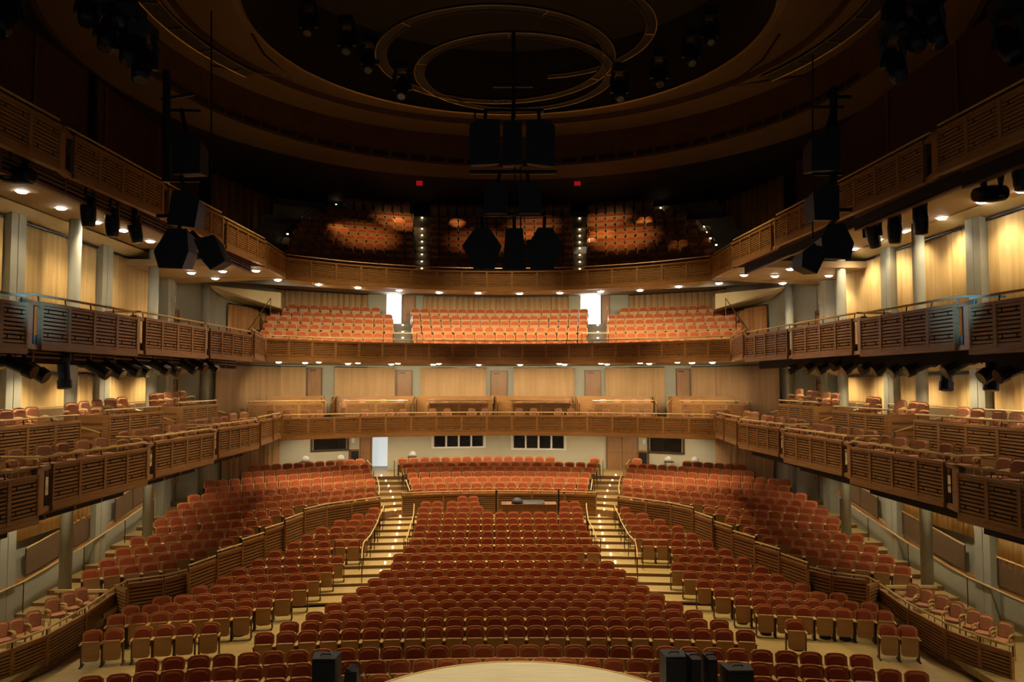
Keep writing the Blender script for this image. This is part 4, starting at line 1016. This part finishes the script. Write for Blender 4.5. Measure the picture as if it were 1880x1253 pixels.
SPK = [('left box of the upper row in the central hanging cluster', [(862, 229), (875, 218), (918, 219), (918, 300), (862, 303)], 20.2, (892, 200)),
       ('narrow middle box of the upper row in the central hanging cluster', [(924, 222), (958, 222), (960, 302), (921, 303)], 20.2, (942, 195)),
       ('right box of the upper row in the central hanging cluster', [(966, 220), (1010, 221), (1019, 231), (1019, 306), (965, 299)], 20.2, (988, 200)),
       ('left box of the middle row in the central hanging cluster', [(895, 335), (932, 335), (932, 392), (888, 392), (888, 345)], 20.4, (918, 318)),
       ('right box of the middle row in the central hanging cluster', [(952, 335), (984, 335), (994, 345), (994, 392), (952, 392)], 20.4, (968, 318)),
       ('left six-sided box at the foot of the central hanging cluster', [(872, 418), (898, 418), (921, 452), (908, 494), (870, 494), (848, 452)], 20.6, (884, 398)),
       ('tall middle box at the foot of the central hanging cluster', [(929, 419), (960, 419), (966, 496), (922, 496)], 20.6, (944, 398)),
       ('right six-sided box at the foot of the central hanging cluster', [(988, 418), (1014, 418), (1035, 453), (1016, 495), (974, 495), (964, 458)], 20.6, (1000, 398)),
       ('upper box of the left hanging stack', [(315, 247), (340, 246), (367, 256), (367, 318), (316, 320)], 18.5, (333, 200)),
       ('middle box of the left hanging stack', [(316, 350), (338, 348), (366, 366), (357, 418), (306, 412)], 18.5, (333, 322)),
       ('large six-sided box at the foot of the left hanging stack', [(307, 420), (343, 420), (346, 462), (334, 494), (291, 492), (282, 462)], 18.3, (330, 412)),
       ('tilted box right of the left stack foot', [(355, 440), (392, 431), (413, 480), (386, 496), (372, 480)], 18.3, (352, 425)),
       ('upper box of the right hanging stack', [(1490, 252), (1522, 240), (1543, 240), (1543, 312), (1490, 314)], 18.5, (1530, 195)),
       ('middle box of the right hanging stack', [(1493, 352), (1520, 336), (1541, 340), (1541, 404), (1496, 404)], 18.5, (1530, 318)),
       ('large six-sided box at the foot of the right hanging stack', [(1522, 410), (1550, 410), (1568, 446), (1562, 476), (1512, 474), (1508, 436)], 18.3, (1530, 402)),
       ('tilted box left of the right stack foot', [(1496, 446), (1516, 470), (1500, 503), (1472, 490), (1474, 462)], 18.3, (1512, 445))]
for nm, pp, d, hg in SPK: speaker('black ' + nm, pp, d, .75, 'hanging loudspeakers', hang=hg)
def rig(label, segs, d, name='hanging_frame'):
    P0 = at(*segs[0][0], d); root = thing(name, label, 'frame', P0)
    for k, (a, b, r) in enumerate(segs):
        mb = MB(); mb.tube([at(*a, d), at(*b, d)], r, 6); mb.build('pole' if a[0] == b[0] else 'cross_bar', 'black_metal', root)
rig('black steel hanger with cross bar holding the central loudspeaker cluster', [((943, 60), (943, 218), .05), ((905, 158), (978, 158), .05), ((888, 203), (998, 203), .05), ((862, 316.5), (1022, 316.5), .06), ((945, 303), (945, 420), .02), ((956, 303), (956, 420), .02), ((872, 203), (872, 220), .03), ((885, 395), (1000, 395), .05)], 20.8)
rig('black post and arms carrying the left loudspeaker stack', [((306, 130), (306, 335), .09), ((296, 183), (358, 173), .04), ((300, 203), (368, 204), .04), ((388, 20), (388, 340), .02), ((312, 332), (366, 332), .04), ((288, 397), (312, 397), .05)], 19)
rig('black post and arms carrying the right loudspeaker stack', [((1530, 160), (1530, 410), .09), ((1518, 178), (1562, 178), .05), ((1492, 197), (1548, 197), .04), ((1492, 100), (1492, 440), .02), ((1494, 320), (1548, 320), .04), ((1540, 386), (1564, 386), .05)], 19)
for s, px, y0, y1 in ((-1, 171, -40, 268), (1, 1672, -40, 300)):
    mb = MB(); a, b = at(px, y0, dl(px, s * 14.7)), at(px, y1, dl(px, s * 14.7)); mb.tube([a, b], .16, 8); solo('wall_post', mb, 'black_metal', 'tall black post on the upper %s wall' % SIDE[s], 'post')
# speakers at the foot of the picture, standing on the stage
def stage_box(label, x0, x1, y, d, name='stage_monitor', wedge=False):
    a, b = at(x0, y, d), at(x1, y, d); root = thing(name, label, 'loudspeaker', ((a.x + b.x) / 2, d, 1.2), 'loudspeakers standing on the stage')
    mb = MB(); z = a.z
    if wedge: mb.hexa([(a.x, d, 1.2), (b.x, d, 1.2), (b.x, d + .5, 1.2), (a.x, d + .5, 1.2), (a.x + .1, d, z), (b.x - .1, d, z - .1), (b.x - .1, d + .3, z), (a.x + .1, d + .3, z - .05)])
    else: mb.hexa([(a.x + .04, d, 1.2), (b.x - .04, d, 1.2), (b.x, d + .45, 1.2), (a.x, d + .45, 1.2), (a.x + .04, d, z), (b.x - .04, d, z), (b.x, d + .45, z - .01), (a.x, d + .45, z - .01)])
    mb.build('cabinet', 'black', root)
    mb = MB(); mb.box(a.x + .07, b.x - .07, d - .015, d + .002, 1.25, z - .06); mb.build('grille', 'grille', root)
    mb = MB(); mb.tube([((a.x + b.x) / 2 - .1, d + .2, z), ((a.x + b.x) / 2 - .08, d + .2, z + .03), ((a.x + b.x) / 2 + .08, d + .2, z + .03), ((a.x + b.x) / 2 + .1, d + .2, z)], .012, 5); mb.build('handle', 'black_metal', root)
stage_box('tall black loudspeaker on the stage, left of the rounded stage front', 569, 619, 1211, 15.6)
stage_box('low black wedge monitor close to the left of the rounded stage front', 626, 662, 1228, 15.6, wedge=True)
stage_box('wide black loudspeaker on the stage, first right of the rounded front', 1219, 1264, 1207, 15.6)
stage_box('narrow black loudspeaker second right of the rounded stage front', 1267, 1291, 1212, 15.6)
stage_box('slim black loudspeaker third right of the rounded stage front', 1298, 1321, 1212, 15.6)
stage_box('low black loudspeaker fourth and furthest right of the stage front', 1333, 1388, 1232, 15.6)
# ------------------------------------------------------------------ stage lanterns and moving heads
def lantern(label, p, aim, L=.62, r=.12, group='stage lanterns under the middle balcony', name='stage_lantern'):
    p = Vector(p); d = (Vector(aim)).normalized(); root = thing(name, label, 'stage light', p, group)
    M = d.to_track_quat('-Z', 'Y').to_matrix()
    mb = MB(); mb.lathe([(r * .6, L * .45), (r * 1.05, L * .35), (r * 1.1, L * .1), (r * .8, 0), (r * .8, -L * .35), (r * .98, -L * .38), (r * .98, -L * .55)], p, 12, ax=M); mb.build('barrel', 'black_metal', root)
    mb = MB(); mb.lathe([(r * .85, -L * .551), (r * .85, -L * .56)], p, 12, ax=M); mb.build('front_glass', 'glass_dark', root)
    t = M @ Vector((1, 0, 0)); mb = MB(); top = p + Vector((0, 0, .34)); mb.tube([p + t * (r + .05), p + t * (r + .05) + Vector((0, 0, .2)), top, p - t * (r + .05) + Vector((0, 0, .2)), p - t * (r + .05)], .018, 5); mb.build('yoke', 'black', root)
    mb = MB(); mb.box(top.x - .04, top.x + .04, top.y - .04, top.y + .04, top.z - .03, top.z + .09); mb.build('clamp', 'black', root)
def moving_head(label, p, aim, sc=1.0, group='moving head lights', zmax=None):
    p = Vector(p); root = thing('moving_head', label, 'stage light', p, group); d = Vector(aim).normalized(); M = d.to_track_quat('-Z', 'Y').to_matrix(); t = Vector((d.y, -d.x, 0)); t = t.normalized() if t.length > .05 else Vector((0, 1, 0))
    top = p + Vector((0, 0, .62 * sc))
    if zmax: top.z = min(top.z, zmax)
    mb = MB(); mb.box(top.x - .2 * sc, top.x + .2 * sc, top.y - .22 * sc, top.y + .22 * sc, top.z - .12 * sc, top.z + .14 * sc); mb.build('base', 'black', root)
    for k in (-1, 1):
        q = p + t * .23 * sc * k; mb = MB(); mb.tube([q - Vector((0, 0, .1 * sc)), q + Vector((0, 0, .3 * sc)), top + t * .14 * sc * k], [.07 * sc, .07 * sc, .06 * sc], 6); mb.build('yoke_arm', 'black', root)
    mb = MB(); mb.lathe([(.08 * sc, .34 * sc), (.17 * sc, .28 * sc), (.19 * sc, 0), (.17 * sc, -.3 * sc), (.15 * sc, -.42 * sc)], p, 14, ax=M); mb.build('head', 'black_metal', root, True)
    mb = MB(); mb.lathe([(.125 * sc, -.42 * sc), (.11 * sc, -.435 * sc)], p, 14, ax=M); mb.build('lens', 'glass_dark', root)
LA = {-1: [(15, 664), (43, 667), (116, 668), (160, 668), (192, 667), (218, 668), (243, 666), (277, 665), (298, 668), (330, 664), (350, 664), (373, 664)],
      1: [(1878, 672), (1843, 668), (1822, 668), (1775, 662), (1738, 672), (1704, 666), (1667, 664), (1640, 664), (1612, 663), (1580, 662), (1558, 660), (1532, 664), (1505, 664), (1475, 668)]}
for s in (-1, 1):
    ds = []
    for k, (px, py) in enumerate(LA[s]):
        x = s * 9.85; d = dl(px, x); p = at(px, py, d); ds.append(d)
        v = (-s * (1.0 if k not in (2, 4 if s > 0 else 99) else .08), -.02 + .12 * math.sin(k * 3), -.42 - .22 * abs(math.sin(k * 1.9)))
        lantern('black stage lantern under the %s middle balcony front, %s from the stage' % (SIDE[s], nth(k + 1)), p, v, 1.0, .155)
    mb = MB(); mb.tube([(s * 9.85, min(ds) - 2, EYE + .62), (s * 9.85, 20, EYE + .72), (s * 9.85, max(ds) + .5, EYE + .86)], .03, 6)
    solo('lighting_pipe', mb, 'black_metal', 'black pipe carrying the lanterns under the %s middle balcony' % SIDE[s], 'pipe')
for s, L in ((-1, [(30, 322, (1, -.3, -.12), 1.0), (162, 385, (.05, 0, -1), 1), (206, 405, (.05, 0, -1), 1), (247, 418, (.2, .1, -1), 1)]), (1, [(1877, 312, (0, 0, -1), 1), (1822, 356, (-1, -.2, -.12), 1), (1690, 400, (.05, 0, -1), 1), (1643, 418, (0, .05, -1), 1), (1602, 428, (.3, .2, -1), 1)])):
    for k, (px, py, aim, sc) in enumerate(L):
        p = at(px, py, dl(px, s * 9.75)); moving_head('black moving head light under the %s top balcony front, %s from the stage' % (SIDE[s], nth(k + 1)), p, aim, .95, zmax=EYE + 4.95)
HANG = [('left', [(225, 20), (262, 118), (200, 60), (240, 85), (165, 15)], 15), ('right', [(1640, 118), (1672, 62), (1700, 20), (1712, 55), (1642, 30)], 15)]
for sd, L, d in HANG:
    for k, (px, py) in enumerate(L): moving_head('black hanging light in the dark cluster high on the %s, %s in a row' % (sd, nth(k + 1)), at(px, py, d), (.1, -.5, -1), 1.0, 'hanging lights near the ceiling')
for k, (px, py) in enumerate([(567, 45), (637, 78), (678, 112), (738, 160), (1137, 165), (1210, 138), (1268, 100), (1302, 62), (14, 30), (1850, 80)]):
    moving_head('black hanging light at the dark ceiling ring, %s from left' % nth(k + 1 if px > 14 and px < 1800 else (9 if px < 20 else 10)), at(px, py, 27 if 500 < px < 1400 else 15), (0, -.6, -1), 1.15, 'hanging lights near the ceiling')
for k, (px, py) in enumerate([(384, 1194), (439, 1164), (482, 1144), (601, 1076), (1246, 1075), (1363, 1142), (1406, 1162), (1464, 1190), (1515, 1169), (1552, 1172)]):
    p = on_z(px, py, .05); mb = MB(); mb.lathe([(.05, .14), (.15, .11), (.17, .05), (.17, 0)], (p.x, p.y, 0), 14)
    solo('floor_vent', mb, 'black', 'dark round floor vent under the front seats, %s from the left' % nth(k + 1), 'vent', 'round vents under the seats', True)
# ------------------------------------------------------------------ acoustic canopy: spiral discs with twin rails under the dome
def canopy(label, cpx, cpy, rx, d, a0, a1, w=.45, zoff=0):
    c = at(cpx, cpy, d); r = rx / F * d * 1.05; root = thing('acoustic_canopy', label, 'canopy', c, 'canopy rings under the dome'); n = 64
    P = lambda rr, z: [(c.x + rr * math.cos(a0 + (a1 - a0) * k / n), c.y + rr * math.sin(a0 + (a1 - a0) * k / n), c.z + z) for k in range(n + 1)]
    mb = MB(); A1, A2 = P(r, 0), P(r - w, 0); mb.add(A1 + A2 + [(x, y, z + .06) for x, y, z in A1] + [(x, y, z + .06) for x, y, z in A2], [(k, k + 1, n + 2 + k, n + 1 + k) for k in range(n)] + [(2 * n + 3 + k, 2 * n + 2 + k, 3 * n + 3 + k, 3 * n + 4 + k) for k in range(n)] + [(k + 1, k, 2 * n + 2 + k, 2 * n + 3 + k) for k in range(n)])
    mb.build('reflector', 'ceiling_dark', root)
    for rr in (r, r - w):
        mb = MB(); mb.tube(P(rr, -.02), .026, 5); mb.build('edge_rail', 'brass' if rr == r else 'ring_wood', root)
    for k in range(4, n, 12):
        mb = MB(); mb.tube([P(r, -.02)[k], P(r - w, -.02)[k]], .02, 5); mb.build('tie_bar', 'brass', root)
canopy('middle sized canopy ring under the dark dome', 910, 112, 212, 27, 0, 2 * PI, .36)
canopy('small inner canopy ring under the dark dome', 945, 140, 178, 28.3, -PI * .15, PI * 1.15 - 2 * PI * 0 + PI * .7, .34)
canopy('canopy arc at the right under the dark dome', 985, 60, 212, 27.3, -PI * .75, PI * .45, .34)
canopy('large canopy arc nearer the stage, right end', 943, 20, 655, 19.5, -.35, .5, .5)
canopy('large canopy arc nearer the stage, left end', 943, 20, 655, 19.5, PI - .5, PI + .35, .5)
for k, L in enumerate(([(437, -5), (452, 45), (485, 100), (535, 142), (460, 132), (388, 120)], [(1449, -5), (1440, 50), (1400, 110), (1336, 160), (1410, 148), (1490, 137)])):
    mb = MB(); mb.tube([at(x, y, 29) for x, y in L], .05, 6); struct('trim_%d' % (20 + k), mb, 'ring_wood')
# ------------------------------------------------------------------ downlights and lamps
def lamp(name, kind, loc, energy, color, aim=None, size=100, blend=.8, radius=.08, parent=None):
    l = bpy.data.lights.new(name, kind); l.energy = energy; l.color = color; l.shadow_soft_size = radius
    if kind == 'SPOT': l.spot_size = math.radians(size); l.spot_blend = blend
    o = bpy.data.objects.new(name, l); COL.objects.link(o); o.location = loc
    if aim is not None: o.rotation_euler = (Vector(aim) - Vector(loc)).to_track_quat('-Z', 'Y').to_euler()
    return o
WARM = (1.0, .81, .55)
RING = MB(); RING.lathe([(.10, .06), (.135, .06), (.145, 0), (.11, -.012), (.10, .0)], (0, 0, 0), 16); RINGM = RING.mesh('trim_ring', 'white_plastic')
LENS = MB(); LENS.lathe([(.105, .02), (.10, -.02), (.075, -.05), (.03, -.062)], (0, 0, 0), 14); LENSM = LENS.mesh('lens', 'lens')
def downlight(p, label, energy, size=125, sc=1.0, color=WARM, tilt=(0, 0)):
    root = thing('downlight', label, 'ceiling light', p, 'round downlights under the balconies'); root.scale = (sc, sc, 1)
    for nm, me in (('trim_ring', RINGM), ('lens', LENSM)):
        o = bpy.data.objects.new(nm, me); COL.objects.link(o); o.parent = root
    if energy: lamp('downlight_lamp', 'SPOT', (p[0], p[1], p[2] - .06), energy, color, (p[0] + tilt[0], p[1] + tilt[1], p[2] - 2), size, .7, .10)
def soffit(T, x, y):
    A, z, zb, secs = FRONT[T]
    for p0, p1, zz in secs[:len(TIER[T]['sec'])]:
        if y <= p1[1]: return zz - TIER[T]['h'] - .06 + (.62 if T == 3 else 0)
    return zb - .08
def under(T, px, py):
    z = soffit(T, 0, 60)
    for _ in range(8): p = on_z(px, py, z); z = soffit(T, p.x, p.y)
    return Vector((p.x, p.y, z))
U3 = [(40, 351), (112, 382), (177, 408), (226, 423), (276, 443), (352, 470), (409, 498), (395, 511), (470, 497)]
U3R = [(1877, 350), (1803, 370), (1729, 400), (1664, 425), (1612, 440), (1568, 457), (1521, 476), (1451, 494), (1437, 520), (1423, 507), (1366, 505)]
for sd, L in (('left', U3), ('right', U3R)):
    for k, (px, py) in enumerate(L): downlight(under(3, px, py), 'bright round downlight under the top balcony, %s side, %s from the stage' % (sd, nth(k + 1)), 160, sc=1.4)
for k, (px, py) in enumerate([(510, 514), (585, 522), (657, 528), (733, 533), (806, 537), (878, 538), (954, 539), (1028, 538), (1103, 535), (1175, 533), (1246, 526), (1320, 520)]):
    downlight(under(3, px, py), 'bright round downlight over the middle balcony seats, %s from the left' % nth(k + 1), 400, 115, sc=1.4, tilt=(0, 2.4))
for k, (px, far) in enumerate([(514, 1), (562, 1), (587, 0), (640, 1), (658, 0), (719, 1), (731, 0), (796, 1), (806, 0), (879, 1), (955, 1), (1027, 0), (1036.6, 1), (1103.6, 0), (1115, 1), (1176, 0), (1193, 1), (1245, 0), (1272, 1), (1310, 1)]):
    x = (px - 911.5) * 41 / F; y = (39.7 - x * x / 26) + (1.0 if not far else 3.0); x = (px - 911.5) * y / F + XC
    downlight((x, y, FRONT[2][2] - .08), 'bright round downlight over the rear boxes, %s from the left' % nth(k + 1), 40 if not far else 310, 125 if not far else 100, sc=1.3, tilt=(0, 0 if not far else 3.2))
for k, px in enumerate([543, 610, 678, 748, 816, 882, 951, 1018, 1084, 1154, 1222, 1288]):
    x = (px - 911.5) * 39 / F; y = 38.8 - x * x / 42 + .55; x = (px - 911.5) * y / F + XC
    downlight((x, y, FRONT[1][2] - .08), 'small downlight over the rear floor seats, front line, %s from the left' % nth(k + 1), 170, 140, sc=1.0)
for k in range(9):
    x = -9.6 + 2.4 * k; y = 43.6 - x * x / 60; downlight((x, y, FRONT[1][2] - .08), 'small downlight over the last floor rows, rear line, %s from the left' % nth(k + 1), 150, 140, tilt=(0, .8))
for s in (-1, 1):
    for k, y in enumerate((15.2, 18.3, 21.2, 24.0, 27.0, 29.8, 32.8)):
        downlight((s * 13.1, y, soffit(2, 0, y)), 'round downlight over the %s boxes, %s from the stage' % (SIDE[s], nth(k + 1)), 250, 110, tilt=(s * .5, 0))
        downlight((s * 10.6, y + .7, soffit(2, 0, y)), 'added round downlight over the front row of the %s boxes, %s from the stage' % (SIDE[s], nth(k + 1)), 55 + 12 * k)  # extra downlights, added so the front row of chairs is lit
        downlight((s * 13.2, y, soffit(1, 0, y)), 'round downlight over the %s wall stairs, %s from the stage' % (SIDE[s], nth(k + 1)), 140)
# house lights in the dome ring, blue stage lamp, spill of the stage side
for k, (x, y, e) in enumerate(((-5, 35.5, 4700), (0, 36.8, 4700), (5, 35.5, 4700), (-7.5, 30, 2700), (7.5, 30, 2700))):
    lamp('house_light', 'SPOT', (x, y, 20.2), e, (1, .78, .48), (x * .9, y - 3.2, 0), 62, 1, .3)
for k, (x, y, a, e) in enumerate(((-9, 44, 26, 160), (-6, 46.5, 22, 190), (-2.5, 46.8, 24, 150), (1.8, 45, 24, 150), (5.8, 44.5, 30, 240), (8.5, 45.5, 24, 150), (9.5, 41.5, 18, 110))):
    lamp('top_balcony_fill', 'SPOT', (x * .9, y - 3.0, 18.2), e, (1, .60, .26), (x, y, 13.6 + (y - 42) * .62), a, .9, .03)  # added narrow spots making the orange patches on the top seats
for s in (-1, 1): lamp('blue_stage_lamp', 'SPOT', (s * 6.0, 12.0, 9.8), 1300, (.12, .36, 1), (s * 9.3, 16.0, 9.1), 17, 1, .1)
lamp('stage_light', 'SPOT', (.3, 15.5, 17), 3400, (1, .88, .62), (.3, 16.6, 1.2), 30, .8, .2)
for k, x in enumerate((-8, -4, 0, 4, 8)): lamp('rear_parapet_fill', 'SPOT', (x * .6, 26, 17.5), 2300, (1, .72, .46), (x, 38.6 - x * x / 42, 6.9), 20, 1, .15)  # added spots that brighten the rear parapets of the two lower tiers
for x in (-6, 6): lamp('house_light', 'SPOT', (x, 25, 17.5), 2000, (1, .78, .48), (x * 1.1, 20.5, 0), 60, 1, .3)
for x, y, e in ((-7.5, 43.5, 230), (-1, 44, 150), (7, 43.5, 310), (2, 46.0, 110), (-6, 46.3, 130), (6.5, 46.3, 110)): lamp('top_balcony_fill', 'SPOT', (x * .8, y - 3.5, 18.2), e, (1, .58, .26), (x, y, 13.6 + (y - 42) * .62), 58, 1, .05)  # added wide spots for a dim orange wash over the top seats
lamp('top_aisle_fill', 'SPOT', (4.7, 43, 17.5), 420, (1, .85, .6), (4.75, 43.3, 13), 34, .6, .05)  # added spot that brightens the right aisle steps of the top balcony
w = bpy.data.worlds.new('world'); S.world = w; w.use_nodes = True
w.node_tree.nodes['Background'].inputs[0].default_value = (.75, .85, 1, 1); w.node_tree.nodes['Background'].inputs[1].default_value = .03
MATS['daylight'].cycles.emission_sampling = 'AUTO'
S.view_settings.view_transform = 'Standard'; S.view_settings.look = 'None'; S.view_settings.gamma = 1; S.view_settings.use_curve_mapping = False
S.view_settings.exposure = 1.15
S.cycles.max_bounces = 6; S.cycles.diffuse_bounces = 4; S.cycles.glossy_bounces = 2; S.cycles.transparent_max_bounces = 6; S.cycles.sample_clamp_indirect = 6
